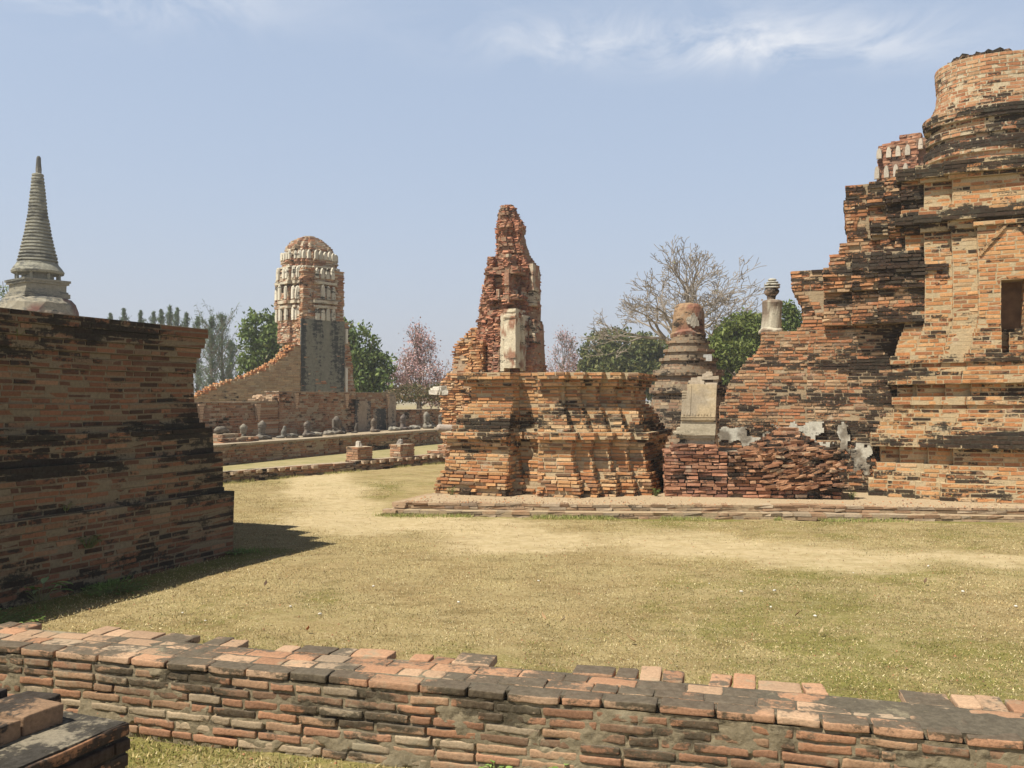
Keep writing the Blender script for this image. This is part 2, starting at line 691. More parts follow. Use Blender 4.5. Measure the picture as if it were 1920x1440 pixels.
def ring_stack(B, cx_, cy_, z0, z1, h, rad_f, stf=None, N=40, sqy=1.0, **kw):
    nc = max(1, int(round((z1 - z0) / h)))
    hh = (z1 - z0) / nc
    for i in range(nc):
        z = z0 + i * hh
        R = rad_f(z + hh / 2)
        st = stf(z + hh / 2) if stf else 0.0
        n = max(10, int(2 * math.pi * R / (B.L * 0.95)))
        off = (i % 2) * 0.5 + B.rng.random() * 0.1
        an = [2 * math.pi * (k + off) / n for k in range(n)]
        pts = [np.array([cx_ + R * math.cos(a), cy_ + R * sqy * math.sin(a)]) for a in an]
        for k in range(n):
            a, b = pts[k], pts[(k + 1) % n]
            dd = (b - a) / np.linalg.norm(b - a)
            nr = np.array([dd[1], -dd[0]])
            if visible((a + b) / 2, nr):
                B.edge(a, b, z, hh, st, parity=0, L=10, **kw)
        ci = B.core_in
        B.core([np.array([cx_ + (R - ci) * math.cos(2 * math.pi * k / 40), cy_ + (R * sqy - ci) * math.sin(2 * math.pi * k / 40)]) for k in range(40)], z, z + hh, st + B.cst)


def lerp(tab):
    xs = [a for a, _ in tab]
    ys = [b for _, b in tab]
    return lambda z: float(np.interp(z, xs, ys))


def lathe(cx_, cy_, prof, n=28, wob=0.0, seed=0, sq=None):
    """rings (z, r) -> closed mesh of revolution; wob roughens it"""
    V, F = [], []
    for (z, r) in prof:
        for k in range(n):
            a = 2 * math.pi * k / n
            V.append((cx_ + r * math.cos(a), cy_ + r * math.sin(a), z))
    m = len(prof)
    for i in range(m - 1):
        for k in range(n):
            j = (k + 1) % n
            F.append([i * n + k, i * n + j, (i + 1) * n + j, (i + 1) * n + k])
    F.append([k for k in range(n - 1, -1, -1)])
    F.append([(m - 1) * n + k for k in range(n)])
    V = np.array(V, float)
    if wob:
        V = V + (np.c_[vn(V, 5, seed, 3), vn(V, 5, seed + 1, 3), vn(V, 5, seed + 2, 3)] - 0.5) * 2 * wob
    return V, F


def box(fr, s0, s1, t0, t1, z0, z1, n=1, wob=0.0, seed=0, taper=0.0):
    """subdivided box in a frame"""
    k = n + 1
    ax = np.linspace(0, 1, k)
    idx, P = {}, []
    for a in range(k):
        for b in range(k):
            for c in range(k):
                if a in (0, n) or b in (0, n) or c in (0, n):
                    idx[(a, b, c)] = len(P)
                    P.append((ax[a], ax[b], ax[c]))
    P = np.array(P)
    F = []
    for q in (0, n):
        for a in range(n):
            for b in range(n):
                f1 = [idx[(q, a, b)], idx[(q, a + 1, b)], idx[(q, a + 1, b + 1)], idx[(q, a, b + 1)]]
                f2 = [idx[(a, q, b)], idx[(a, q, b + 1)], idx[(a + 1, q, b + 1)], idx[(a + 1, q, b)]]
                f3 = [idx[(a, b, q)], idx[(a + 1, b, q)], idx[(a + 1, b + 1, q)], idx[(a, b + 1, q)]]
                for f in (f1, f2, f3):
                    F.append(f if q else f[::-1])
    tp = 1 - taper * P[:, 2]
    S = (s0 + s1) / 2 + (P[:, 0] - 0.5) * (s1 - s0) * tp
    T = (t0 + t1) / 2 + (P[:, 1] - 0.5) * (t1 - t0) * tp
    XY = fr.o[None] + fr.e[None] * S[:, None] + fr.d[None] * T[:, None]
    V = np.c_[XY, z0 + P[:, 2] * (z1 - z0)]
    if wob:
        V = V + (np.c_[vn(V, 6, seed, 3), vn(V, 6, seed + 1, 3), vn(V, 6, seed + 2, 3)] - 0.5) * 2 * wob
    return V, F


def join(parts):
    V, F, o = [], [], 0
    for v, f in parts:
        V.append(np.asarray(v))
        F += [[i + o for i in q] for q in f]
        o += len(v)
    return np.concatenate(V), F


def with_attr(V, col, st=0.0):
    return {'bcol': np.tile(np.asarray(col, float), (len(V), 1)), 'st': np.full(len(V), float(st))}


def W(px, py, Y):
    """world point seen at a photo pixel, at depth Y (used to lay out the plan)"""
    return ((px - 960) / 1650 * Y, Y, EYE + (750 - py) / 1650 * Y)


M_CLEAN = masonry("brick_clean", amount=0.14, lime=0.4)
M_CHEDI = masonry("brick_orange_chedi", amount=0.24, lime=0.45, sat=0.98)
M_CENTRE = masonry("brick_centre", amount=0.22, lime=0.5, sat=0.98)
M_MASS = masonry("brick_blackened", amount=0.72, lime=0.6, low=0.75, scz=1.9, xdark=(4.4, 6.6, 0.40))
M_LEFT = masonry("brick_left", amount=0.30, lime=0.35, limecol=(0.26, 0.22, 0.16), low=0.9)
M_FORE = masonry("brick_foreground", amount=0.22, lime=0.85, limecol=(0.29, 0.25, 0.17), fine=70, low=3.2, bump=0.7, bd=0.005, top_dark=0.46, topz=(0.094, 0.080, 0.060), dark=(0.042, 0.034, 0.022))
M_DARKP = masonry("brick_dark_pier", amount=0.62, lime=0.4, fine=70, low=2.4, bump=0.7, bd=0.005, dark=(0.018, 0.016, 0.014))
M_FAR = masonry("brick_far", amount=0.10, lime=0.5, low=0.6, fine=22, bd=0.02)
M_RUIN = masonry("brick_ruin", amount=0.04, lime=0.5, low=0.5, fine=20, bd=0.03)
M_PLAST = masonry("plaster", amount=0.04, lime=0.5, limecol=(0.62, 0.56, 0.45), fine=30, low=1.4, bump=0.35)
M_GREY = masonry("grey_stucco", amount=0.42, lime=0.4, limecol=(0.26, 0.25, 0.21), fine=9, low=2.6, scz=0.10, dark=(0.030, 0.033, 0.034))
M_STONE = masonry("statue_stone", amount=-0.05, lime=0.5, limecol=(0.34, 0.30, 0.25), fine=18, low=2.0, dark=(0.04, 0.037, 0.033))
WHITE = (0.50, 0.46, 0.37)


def patchy(V, c1, c2, thr=.5, scale=2.5, seed=4, soft=.06):
    f = np.clip((vn(V, scale, seed, 4) - thr) / soft + .5, 0, 1)[:, None]
    return {'bcol': np.asarray(c1)[None] * (1 - f) + np.asarray(c2)[None] * f, 'st': np.full(len(V), .0) + (vn(V, 3, seed + 5, 2) - .5) * .5}

# ------------------------------------------------------------------ ground
PATH = np.array([(-4.5, 22.0), (-4.0, 19.5), (-3.3, 16.0), (-2.3, 13.0), (-1.2, 11.4), (0.2, 10.5), (2.0, 10.0), (4.2, 9.3), (7.5, 8.6), (12, 8.2)])
PW = np.array([0.45, 0.5, 0.6, 0.8, 0.9, 1.0, 0.95, 0.7, 0.6, 0.5])


def sand_amt(P):
    d = np.full(len(P), 9.0)
    for i in range(len(PATH) - 1):
        a, b = PATH[i], PATH[i + 1]
        ab = b - a
        t = np.clip(((P - a) @ ab) / (ab @ ab), 0, 1)
        q = a + t[:, None] * ab
        wd = PW[i] * (1 - t) + PW[i + 1] * t
        d = np.minimum(d, np.linalg.norm(P - q, axis=1) / wd)
    n = vn(P, 0.9, 3, 4)
    v = 1.45 - d + (n - 0.5) * 2.6
    far = np.clip((P[:, 1] - 10.5) / 4, 0, 1) * 0.28 * (P[:, 0] < 3)
    return np.clip(v + far, 0, 1)


def green_amt(P):
    v = (vn(P, 0.45, 31, 4) - 0.47) * 3.0 + (vn(P, 2.5, 37, 3) - 0.5) * 1.2
    near = np.clip((9.0 - P[:, 1]) / 4, 0, 1) * 0.22
    # damp strip below the left monument, and along the platform edge
    a = np.array([-4.9, 5.0])
    dv = np.array([0.378, 0.926])
    q = P - a
    s = q @ dv
    dist = q @ np.array([0.926, -0.378])
    strip = np.exp(-((dist - 0.22) / 0.28) ** 2) * ((s > -2) & (s < 5.4)) * 1.1
    e = (P[:, 1] - (12.46 - 0.085 * P[:, 0]))
    strip2 = np.exp(-(e / 0.13) ** 2) * (P[:, 0] > -2.0) * np.clip((vn(P, 0.8, 77, 2) - 0.42) * 7, 0, 1.2)
    strip3 = np.exp(-((P[:, 1] - (3.75 - 0.26 * P[:, 0])) / 0.22) ** 2) * 0.3
    return np.clip(v * 0.42 + near + strip + strip2 + strip3, 0, 1)


def axis(lo, hi, step, far):
    c = list(np.arange(lo, hi + 1e-6, step))
    d, x = step, hi
    while x < far:
        d *= 1.35
        x += d
        c.append(x)
    d, x = step, lo
    while x > -far:
        d *= 1.35
        x -= d
        c.insert(0, x)
    return np.array(c)


gx = axis(-10, 11, 0.07, 1500)
gy = axis(2.0, 26, 0.07, 1500)
GX, GY = np.meshgrid(gx, gy)
P2 = np.c_[GX.ravel(), GY.ravel()]
inn = (np.abs(P2[:, 0]) < 14) & (P2[:, 1] > 0) & (P2[:, 1] < 30)
sa, ga, hz_ = np.full(len(P2), 0.3), np.full(len(P2), 0.3), np.zeros(len(P2))
sa[inn] = sand_amt(P2[inn])
ga[inn] = green_amt(P2[inn])
hz_[inn] = (vn(P2[inn], 1.2, 3, 3) - 0.5) * 0.05 + (vn(P2[inn], 9, 6, 2) - 0.5) * 0.018
hz_[inn] -= 0.02
nx, ny = len(gx), len(gy)
ii = np.arange(nx * ny).reshape(ny, nx)
GF = np.stack([ii[:-1, :-1].ravel(), ii[:-1, 1:].ravel(), ii[1:, 1:].ravel(), ii[1:, :-1].ravel()], 1)
m, nt_, b = new_mat("dry_lawn")
k = NT(nt_)
sd, gr = k.attr('sand').outputs['Fac'], k.attr('green').outputs['Fac']
f1 = k.noise(55, 5, 0.75)
f2 = k.noise(9, 5, 0.7, off=(4, 1, 0))
f3 = k.noise(1.3, 5, 0.6, off=(8, 1, 0))
straw = k.mix(k.rng(f1, 0.3, 0.72), (0.245, 0.190, 0.085), (0.45, 0.365, 0.190))
straw = k.mix(k.rng(f3, 0.35, 0.7, 0, 0.5), straw, (0.24, 0.16, 0.075))
grn = k.mix(k.rng(f1, 0.3, 0.7), (0.115, 0.115, 0.026), (0.25, 0.225, 0.065))
gm = k.m('ADD', gr, k.m('MULTIPLY', k.m('SUBTRACT', f2, 0.5), 1.3))
gm = k.m('ADD', gm, k.m('MULTIPLY', k.m('SUBTRACT', f3, 0.5), 1.0))
c = k.mix(k.rng(gm, 0.10, 0.70, 0, 0.9), straw, grn)
c = k.mix(k.rng(k.noise(3.6, 5, 0.75, off=(3, 3, 0), sc=(.7, 1.3, 1)), 0.46, 0.70, 0, 0.70), c, (0.15, 0.115, 0.045))
sand = k.mix(k.rng(f2, 0.3, 0.7), (0.44, 0.345, 0.195), (0.53, 0.43, 0.265))
sand = k.mix(k.rng(f1, 0.55, 0.8, 0, 0.5), sand, (0.40, 0.30, 0.17))
f4 = k.noise(2.6, 6, 0.7, off=(2, 7, 0), sc=(.6, 1.4, 1))
sm = k.m('ADD', sd, k.m('MULTIPLY', k.m('SUBTRACT', f2, 0.5), 1.3))
sm = k.m('ADD', sm, k.m('MULTIPLY', k.m('SUBTRACT', f4, 0.5), 2.2))
c = k.mix(k.rng(sm, -0.05, 1.35, 0, 0.90), c, sand)
sp = k.rng(k.noise(38, 2, 0.5, off=(1, 9, 3)), 0.70, 0.74, 0, 0.55)
c = k.mix(sp, c, (0.68, 0.60, 0.44))
k.l.new(c, b.inputs['Base Color'])
b.inputs['Roughness'].default_value = 1
k.bump(k.m('ADD', f1, f2), 0.7, 0.02, b)
M_GROUND = m
tag(mesh_obj("ground", np.c_[P2, hz_], GF, m, attrs={'sand': sa, 'green': ga}, smooth=True), kind='structure')

# grass blades: dry and green, thick on the near lawn
m, nt_, b = new_mat("grass_blade")
k = NT(nt_)
k.l.new(k.attr('bcol').outputs['Color'], b.inputs['Base Color'])
b.inputs['Roughness'].default_value = 0.8
M_BLADE = m


def blades(name, P, h, wdt, col, lean=0.6, zb=-0.01):
    n = len(P)
    a = RNG.random(n) * math.tau
    la = RNG.random(n) * math.tau
    lr = RNG.random(n) * lean
    hh = h * (0.5 + RNG.random(n))
    dx, dy = np.cos(a) * wdt / 2, np.sin(a) * wdt / 2
    z0 = np.full(n, zb) if np.isscalar(zb) else zb
    A = np.c_[P[:, 0] - dx, P[:, 1] - dy, z0]
    Bq = np.c_[P[:, 0] + dx, P[:, 1] + dy, z0]
    T = np.c_[P[:, 0] + np.cos(la) * hh * lr, P[:, 1] + np.sin(la) * hh * lr, z0 + hh * (1 - 0.4 * lr)]
    V = np.stack([A, Bq, T], 1).reshape(-1, 3)
    F = np.arange(3 * n).reshape(-1, 3)
    return V, F, np.repeat(col, 3, axis=0)


NB = 420000
v_ = RNG.random(NB) ** 1.25
by_ = 2.9 + v_ * 15
bx_ = (RNG.random(NB) - 0.5) * 2 * (by_ * 0.64 + 1.9)
BP = np.c_[bx_, by_]
sa_, ga_ = sand_amt(BP), green_amt(BP)
kp = RNG.random(NB) > np.clip(sa_ * 0.93 + (vn(BP, 1.8, 55, 3) - .5) * 1.0 * (sa_ > .02), 0, .97)
kp &= ~((BP[:, 1] > 12.3 - 0.085 * BP[:, 0]) & (BP[:, 0] > -2.1))
BP, ga_ = BP[kp], ga_[kp]
isg = RNG.random(len(BP)) < np.clip(ga_ * 0.75 + 0.06, 0, 0.95)
cs = np.array([(0.36, 0.27, 0.125), (0.46, 0.37, 0.19), (0.27, 0.19, 0.085), (0.52, 0.45, 0.27)])[RNG.integers(0, 4, len(BP))]
cg = np.array([(0.15, 0.16, 0.045), (0.22, 0.215, 0.065), (0.11, 0.13, 0.035)])[RNG.integers(0, 3, len(BP))]
cc = np.where(isg[:, None], cg, cs) * (0.8 + 0.4 * RNG.random((len(BP), 1)))
cc = cc * (0.55 + 0.9 * vn(BP * np.array([.8, 1.3]), 3.2, 71, 4))[:, None] * (0.8 + 0.4 * vn(BP, .7, 73, 2))[:, None]
V, F, C = blades("g", BP, 0.014, 0.0042 + BP[:, 1] * 0.0004, cc, 1.3)
tag(mesh_obj("grass", V, F, M_BLADE, attrs={'bcol': C}), "short dry straw coloured grass thinning out towards the sandy path", "grass", kind='stuff')


#PART2
# ------------------------------------------------------------------ left monument
GR = 22.2
LF = Frame(-3.01, 9.55, GR)      # far corner of the base; s outwards (e), t along the wall (d)
prof_left = lerp([(0, 0), (.64, 0), (.641, -.085), (1.06, -.095), (1.061, -.160), (1.33, -.165), (1.331, -.215), (1.40, -.22), (1.401, -.255),
                  (1.60, -.275), (1.601, -.29), (1.95, -.295), (1.951, -.275), (2.07, -.27), (2.071, -.245), (2.18, -.24), (2.181, -.215), (2.29, -.21), (2.291, -.19), (2.41, -.19)])


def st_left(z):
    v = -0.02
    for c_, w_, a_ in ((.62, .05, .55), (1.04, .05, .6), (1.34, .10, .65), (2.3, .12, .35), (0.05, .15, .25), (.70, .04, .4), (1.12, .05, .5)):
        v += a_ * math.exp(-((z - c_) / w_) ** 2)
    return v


B = Bricks(UMBER, seed=11, jit=0.0022, proud=0.003, miss=0.025, core_in=0.0, L=0.215, joint=0.017, mortar=(0.185, 0.148, 0.094), cj=0.004)  # mortar darkened along with the bricks to deepen the shaded face
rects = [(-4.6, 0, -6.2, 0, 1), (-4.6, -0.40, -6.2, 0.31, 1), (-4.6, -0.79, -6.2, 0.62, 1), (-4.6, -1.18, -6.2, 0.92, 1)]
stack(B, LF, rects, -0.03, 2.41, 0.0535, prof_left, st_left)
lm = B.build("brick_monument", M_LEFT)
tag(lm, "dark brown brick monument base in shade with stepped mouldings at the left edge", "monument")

# ------------------------------------------------------------------ low wall in the foreground
FW = Frame(-2.65, 4.55, 14.7)
B = Bricks(ORANGE, seed=21, jit=0.003, proud=0.003, core_in=0.010, L=0.215, joint=0.012, D=0.10, mortar=(0.20, 0.17, 0.115))
B.tilt = 0.008
H0, NCR = 0.047, 8
WALLP = [((0.31, 0.15, 0.078), 4), ((0.26, 0.13, 0.072), 4), ((0.33, 0.20, 0.115), 3), ((0.19, 0.115, 0.07), 3), ((0.29, 0.235, 0.16), 3)]
for i in range(NCR - 1):
    z = -0.004 + i * H0
    B.edge(FW.p(-1.2, 0.0), FW.p(6.6, 0.0), z, H0, st=0.16 if i > 4 else (-0.05 if i > 2 else -0.35), parity=i, miss=0.02,
           pal=WALLP if i > 2 else [((0.36, 0.22, 0.13), 4), ((0.34, 0.27, 0.18), 4), ((0.33, 0.16, 0.09), 3)])
    B.edge(FW.p(6.6, 0.0), FW.p(6.6, 0.42), z, H0)
    B.edge(FW.p(6.6, 0.40), FW.p(-1.2, 0.40), z, H0)
z = 0.0 + (NCR - 1) * H0
TOPPAL = [((0.40, 0.225, 0.13), 4), ((0.39, 0.26, 0.165), 4), ((0.35, 0.18, 0.10), 3), ((0.32, 0.25, 0.175), 2)]
# top course: a row of stretchers, a middle row, and a broken back row of headers
B.edge(FW.p(-1.2, -0.004), FW.p(6.6, -0.004), z, H0, st=0.10, parity=1, pal=TOPPAL)
B2 = B
rg = np.random.default_rng(5)


def flat_brick(B, fr, s, t, ls, lt, z, h, st, col, rot=0.0, dz=0.0):
    c = fr.p(s, t)
    a = rot
    e = fr.e * math.cos(a) + fr.d * math.sin(a)
    n = np.array([e[1], -e[0]])
    B.add(np.array([[c[0], c[1], z + h / 2 + dz]]), e, n, np.array([[ls / 2, lt / 2, h / 2 - 0.003]]), np.array([col]), np.array([st]), np.array([rg.normal(0, 0.008)]))


for row, (tc_, lt_) in enumerate(((0.155, 0.105), (0.262, 0.105))):
    s = -1.2 + 0.1 * row
    while s < 6.6:
        L_ = rg.choice([0.215, 0.22, 0.11, 0.16])
        c_ = pick(TOPPAL, 1, rg)[0]
        st_ = rg.choice([-0.7, -0.12, 0.0, 0.12], p=[0.10, 0.3, 0.35, 0.25])
        flat_brick(B, FW, s + L_ / 2, tc_ + rg.normal(0, 0.004), L_ - 0.007, lt_ - 0.005, z, H0 - 0.004, st_, c_, rg.normal(0, 0.010), rg.normal(0, 0.001))
        s += L_
# back row: (s start, headers, reach, how stained)
s = -1.2
run = True
while s < 6.5:
    nh = int(rg.integers(2, 5)) if run else int(rg.integers(1, 3))
    for j in range(nh):
        wd = rg.choice([0.105, 0.11, 0.2])
        if run:
            reach = 0.135 + rg.choice([0, 0.0, 0.03, -0.03]) + 0.05 * (s > 3)
            c_ = pick(TOPPAL, 1, rg)[0]
            st_ = rg.choice([-0.7, -0.1, 0.1], p=[0.25, 0.40, 0.35])
            flat_brick(B, FW, s + wd / 2, 0.318 + reach / 2, wd - 0.010, reach - 0.01, z, H0 - 0.002, st_, c_, rg.normal(0, 0.04), rg.normal(0.002, 0.003))
        s += wd
    run = not run
# rough mortar bed of the front face, bulging over some bricks
ns, nz_ = 900, 44
sv, zv = np.linspace(-1.2, 6.6, ns), np.linspace(-0.03, z + 0.004, nz_)
SS, ZZ = np.meshgrid(sv, zv)
PT = np.c_[SS.ravel(), np.zeros(SS.size), ZZ.ravel()]
dep = 0.0025 - (vn(PT, 4.5, 61, 4) - 0.48) * 0.024 - np.clip((0.14 - PT[:, 2]) / 0.14, 0, 1) * 0.005 - (vn(PT, 26, 62, 2) - .5) * .010 + np.clip(vn(PT, 11, 64, 3) - .58, 0, 1) * .10
joint_d = np.abs(((PT[:, 2] + 0.002) % H0) - 0.0) / H0
XY = FW.o[None] + FW.e[None] * PT[:, :1] + FW.d[None] * dep[:, None]
base = B.nv
B.V.append(np.c_[XY, PT[:, 2]])
ii = np.arange(ns * nz_).reshape(nz_, ns) + base
B.F += np.stack([ii[:-1, :-1].ravel(), ii[:-1, 1:].ravel(), ii[1:, 1:].ravel(), ii[1:, :-1].ravel()], 1).tolist()
mcol = np.array([0.22, 0.18, 0.115])[None] * (0.8 + 0.4 * vn(PT, 3, 65, 3))[:, None]
B.C.append(mcol)
B.S.append(np.interp(PT[:, 2], [0, .1, .25, .35], [-.35, -.25, .05, .22]))
B.nv += ns * nz_
B.core([FW.p(-1.2, 0.05), FW.p(6.6, 0.05), FW.p(6.6, 0.38), FW.p(-1.2, 0.38)], -0.03, z - 0.004, 0.1)
B.core([FW.p(-1.2, 0.03), FW.p(6.6, 0.03), FW.p(6.6, 0.335), FW.p(-1.2, 0.335)], z - 0.003, z + H0 - 0.0095, 0.25)
B.mortar = MORTAR
fw = B.build("low_wall", M_FORE, hires=2)
tag(fw, "low weathered brick wall running across the foreground with a broken top course", "wall")

# ------------------------------------------------------------------ dark pier in the lower left corner
PF = Frame(-1.33, 3.05, GR)
B = Bricks(BROWN, seed=31, jit=0.005, core_in=0.008, L=0.23, joint=0.010, D=0.12, mortar=(0.22, 0.19, 0.14), erode=0.01)
for i in range(10):
    z = i * 0.053
    B.edge(PF.p(0, -1.7), PF.p(0, 0), z, 0.053, st=0.25, parity=i)
    B.edge(PF.p(0, 0), PF.p(-1.7, 0), z, 0.053, st=0.25, parity=i)
    B.core([PF.p(-1.7, -1.7), PF.p(-0.012, -1.7), PF.p(-0.012, -0.012), PF.p(-1.7, -0.012)], z, z + 0.053, 0.3)
z = 0.53
for (s_, t_, ls, lt, h_, dz) in ((-0.33, -0.16, 0.24, 0.15, 0.075, 0), (-0.34, -0.335, 0.26, 0.15, 0.07, 0), (-0.42, -0.52, 0.30, 0.18, 0.085, 0), (-0.44, -0.74, 0.28, 0.2, 0.08, 0),
                                 (-0.62, -0.15, 0.22, 0.16, 0.08, 0), (-0.63, -0.35, 0.24, 0.2, 0.085, 0), (-0.72, -0.58, 0.26, 0.2, 0.08, 0), (-0.9, -0.2, 0.26, 0.3, 0.08, 0),
                                 (-0.95, -0.55, 0.24, 0.3, 0.08, 0), (-0.42, 0.0 - 0.03, 0.16, 0.08, 0.055, 0)):
    flat_brick(B, PF, s_, t_, ls, lt, z - 0.006, h_, rg.normal(0.35, 0.15), (0.24, 0.15, 0.09), rg.normal(0, 0.08), 0)
tag(B.build("brick_pier", M_DARKP, hires=2), "blackened brick pier with loose blocks on top in the lower left corner", "pier")

# ------------------------------------------------------------------ platform
B = Bricks([((0.34, 0.23, 0.14), 4), ((0.33, 0.26, 0.18), 4), ((0.27, 0.16, 0.09), 3), ((0.19, .14, .10), 3)], seed=41, jit=0.012, core_in=0.02, L=0.24, erode=0.03, D=0.2,
           mortar=(0.46, 0.37, 0.25), tilt=0.01, cj=0.006)
PA = np.array([-1.88, 12.72])
PB = np.array([14.0, 11.35])
pu = (PB - PA) / np.linalg.norm(PB - PA)
pn = np.array([-pu[1], pu[0]])
pd = np.array([math.sin(rad(20)), math.cos(rad(20))])
for i, (z, ins, h_) in enumerate(((-0.03, 0.0, 0.05), (0.02, 0.015, 0.05), (0.07, 0.20, 0.045), (0.115, 0.21, 0.045))):
    a = PA + pn * ins + pu * ins * 0.6
    b = PB + pn * ins
    B.edge(a, b, z, h_, st=0.0 if i < 2 else -0.15, parity=i, miss=0.03)
    B.edge(a + pd * 9, a, z, h_, st=0.0, parity=i)
    B.core([a + pn * 0.02 + pu * 0.02, b + pn * 0.02, b + pd * 14, a + pu * 0.02 + pd * 9], z, z + h_ - 0.004, -0.25, col=(0.37, 0.28, 0.175))
tag(B.build("platform", masonry("platform_paving", amount=-0.05, lime=0.6, limecol=(0.46, 0.36, 0.235), low=1.5)), "low two step brick platform edge under the central and right ruins", "platform")
PZ = 0.158

# ------------------------------------------------------------------ central redented pedestal
CF = Frame(-0.665, 14.375, GR)
prof_c = lerp([(.15, .45), (.36, .46), (.40, .42), (.50, .38), (.52, .33), (.69, .33), (.71, .29), (.80, .27), (.90, .27), (.91, .31), (1.005, .31), (1.01, .385), (1.13, .38), (1.135, .27), (1.23, .25),
               (1.24, .20), (1.38, .19), (1.40, .15), (1.50, .10), (1.56, .05), (1.60, 0.0), (1.84, 0.0), (1.85, 0.035), (1.88, .05), (1.885, .085), (1.96, .09), (1.965, .165), (2.12, .17)])


def shade_st_c(z):  # ledge shadows painted as dark bands, on top of some staining
    v = -0.08
    for c_, w_, a_ in ((1.14, .06, .30), (0.98, .05, .25), (1.93, .06, .3), (1.30, .05, .35), (1.24, .04, .3), (.2, .1, .15)):
        v += a_ * math.exp(-((z - c_) / w_) ** 2)
    return v


RC = [(0, .745, 0, 2.6, (1, .12, 1, 1)), (-.10, .5, .35, 2.6, 1.0), (.45, 1.5, .30, 2.6, .35)]
RC += [(1.09, 1.45, .20, 2.6, (-.3, 1, 1, 1))]
for k_ in range(1, 5):
    RC.append((1.3, 1.45 + .245 * k_, .20 + .19 * k_, 2.1 - .04 * k_, 1.0))
B = Bricks(ORANGE + [((0.56, 0.38, 0.21), 5), ((0.58, 0.52, 0.42), 1)], seed=51, jit=0.005, proud=0.004, core_in=0.010, L=0.215, joint=0.018, D=0.13, tilt=0.006, cj=0.005, mortar=(0.42, 0.33, 0.21))
stack(B, CF, RC, PZ - 0.01, 0.52, 0.056, prof_c, shade_st_c, jit=0.018, erode=0.10, miss=0.10, core=0.05)
stack(B, CF, RC, 0.52, 2.09, 0.056, prof_c, shade_st_c, miss=0.02)
o = B.build("redented_pedestal", M_CENTRE)
tag(o, "orange brick pedestal with redented corners standing on the platform in the middle", "pedestal")

# ------------------------------------------------------------------ brick plinth with collapsed end, and the plaster stele on it
SF = Frame(2.36, 13.62, 9.5)
B = Bricks(RED, seed=61, jit=0.010, core_in=0.045, L=0.20, erode=0.02, joint=0.013, D=0.13, tilt=0.012, cj=0.007, mortar=(0.17, 0.12, 0.08))
for i in range(13):
    z = PZ + i * 0.0545
    x1 = 2.62 + 0.01 * math.sin(i * 1.7) - 0.004 * i
    B.edge(SF.p(0, 0), SF.p(0.95, 0), z, 0.0545, st=-0.1, parity=i)
    B.edge(SF.p(0.95, 0.0), SF.p(x1, 0.01 + 0.012 * i), z, 0.0545, st=0.12, parity=i, jit=0.028, miss=0.04, erode=0.06,
           lift=(lambda P, i=i: 0.02 * i / 13 * np.clip(P[:, 0] - 3.3, 0, 1.2) + RNG.normal(0, 0.004, len(P))), pal=RED if i < 4 else BROWN)
    B.edge(SF.p(x1, 0.01 + 0.012 * i), SF.p(x1 + 0.12 - 0.012 * i, 1.1), z, 0.0545, st=0.2, parity=i, jit=0.02)
    B.edge(SF.p(0, 1.1), SF.p(0, 0), z, 0.0545)
    B.core([SF.p(0.04, 0.05), SF.p(x1 - 0.05, 0.06 + 0.012 * i), SF.p(x1 - 0.04, 1.1), SF.p(0.04, 1.1)], z, z + 0.0545 + (0 if i < 12 else -0.006), 0.15, col=None if i < 12 else (0.30, 0.25, 0.18))
# heap of slipped courses on the right third
for i in range(7):
    z = PZ + 13 * 0.0545 + i * 0.046
    a0, a1 = 1.15 + 0.10 * i, 2.5 - 0.075 * i
    n_ = 10
    ss = np.linspace(a0, a1, n_ + 1)
    for j in range(n_):
        zz = z + 0.05 * math.sin((ss[j] - a0) / (a1 - a0) * math.pi) - 0.05 * (j > 6)
        flat_brick(B, SF, (ss[j] + ss[j + 1]) / 2, 0.22 + 0.045 * i + rg.normal(0, 0.03), 0.20, 0.15, zz - 0.03, 0.05, rg.normal(0.25, 0.2), pick(BROWN, 1, rg)[0], rg.normal(0, 0.18))
        flat_brick(B, SF, (ss[j] + ss[j + 1]) / 2 + .05, 0.42 + 0.045 * i + rg.normal(0, 0.03), 0.20, 0.2, zz - 0.03, 0.05, rg.normal(0.25, 0.2), pick(BROWN, 1, rg)[0], rg.normal(0, 0.18))
    B.core([SF.p(a0 + .1, 0.3 + .045 * i), SF.p(a1 - .1, 0.3 + .045 * i), SF.p(a1 - .1, 1.0), SF.p(a0 + .1, 1.0)], z - 0.05, z, 0.3)
# the slumped corner: bricks sliding out at odd angles
for j in range(170):
    s_ = 1.5 + 1.15 * rg.random()
    zz = PZ + 0.12 + 0.62 * rg.random()
    flat_brick(B, SF, s_, 0.015 + rg.normal(0.0, 0.02) + 0.05 * (zz - .3), 0.17, 0.12, zz, 0.045, rg.normal(0.2, 0.25), pick(BROWN, 1, rg)[0], rg.normal(0.1, 0.22))
    B.b[-1][0, 14] = rg.normal(0.12, 0.16)
# two courses under the stele
for i in range(2):
    z = PZ + (13 + i) * 0.0545
    B.edge(SF.p(0.10 + .03 * i, 0.06), SF.p(0.80, 0.06), z, 0.0545, parity=i)
    B.edge(SF.p(0.10 + .03 * i, 0.8), SF.p(0.10 + .03 * i, 0.06), z, 0.0545, parity=i)
    B.edge(SF.p(0.80, 0.06), SF.p(0.8, 0.8), z, 0.0545, parity=i)
    B.core([SF.p(.14, .1), SF.p(.77, .1), SF.p(.77, .78), SF.p(.14, .78)], z, z + 0.0545)
tag(B.build("brick_plinth", M_CLEAN), "red brick plinth with a slumped right end between the central pedestal and the chedi", "plinth")

TF = Frame(*SF.p(0.20, 0.20), 14)
z0 = PZ + 15 * 0.0545 - 0.01
ste = empty("stele", (*TF.p(0.25, 0.15), z0))
pc = (0.50, 0.40, 0.25)
lean = -0.035


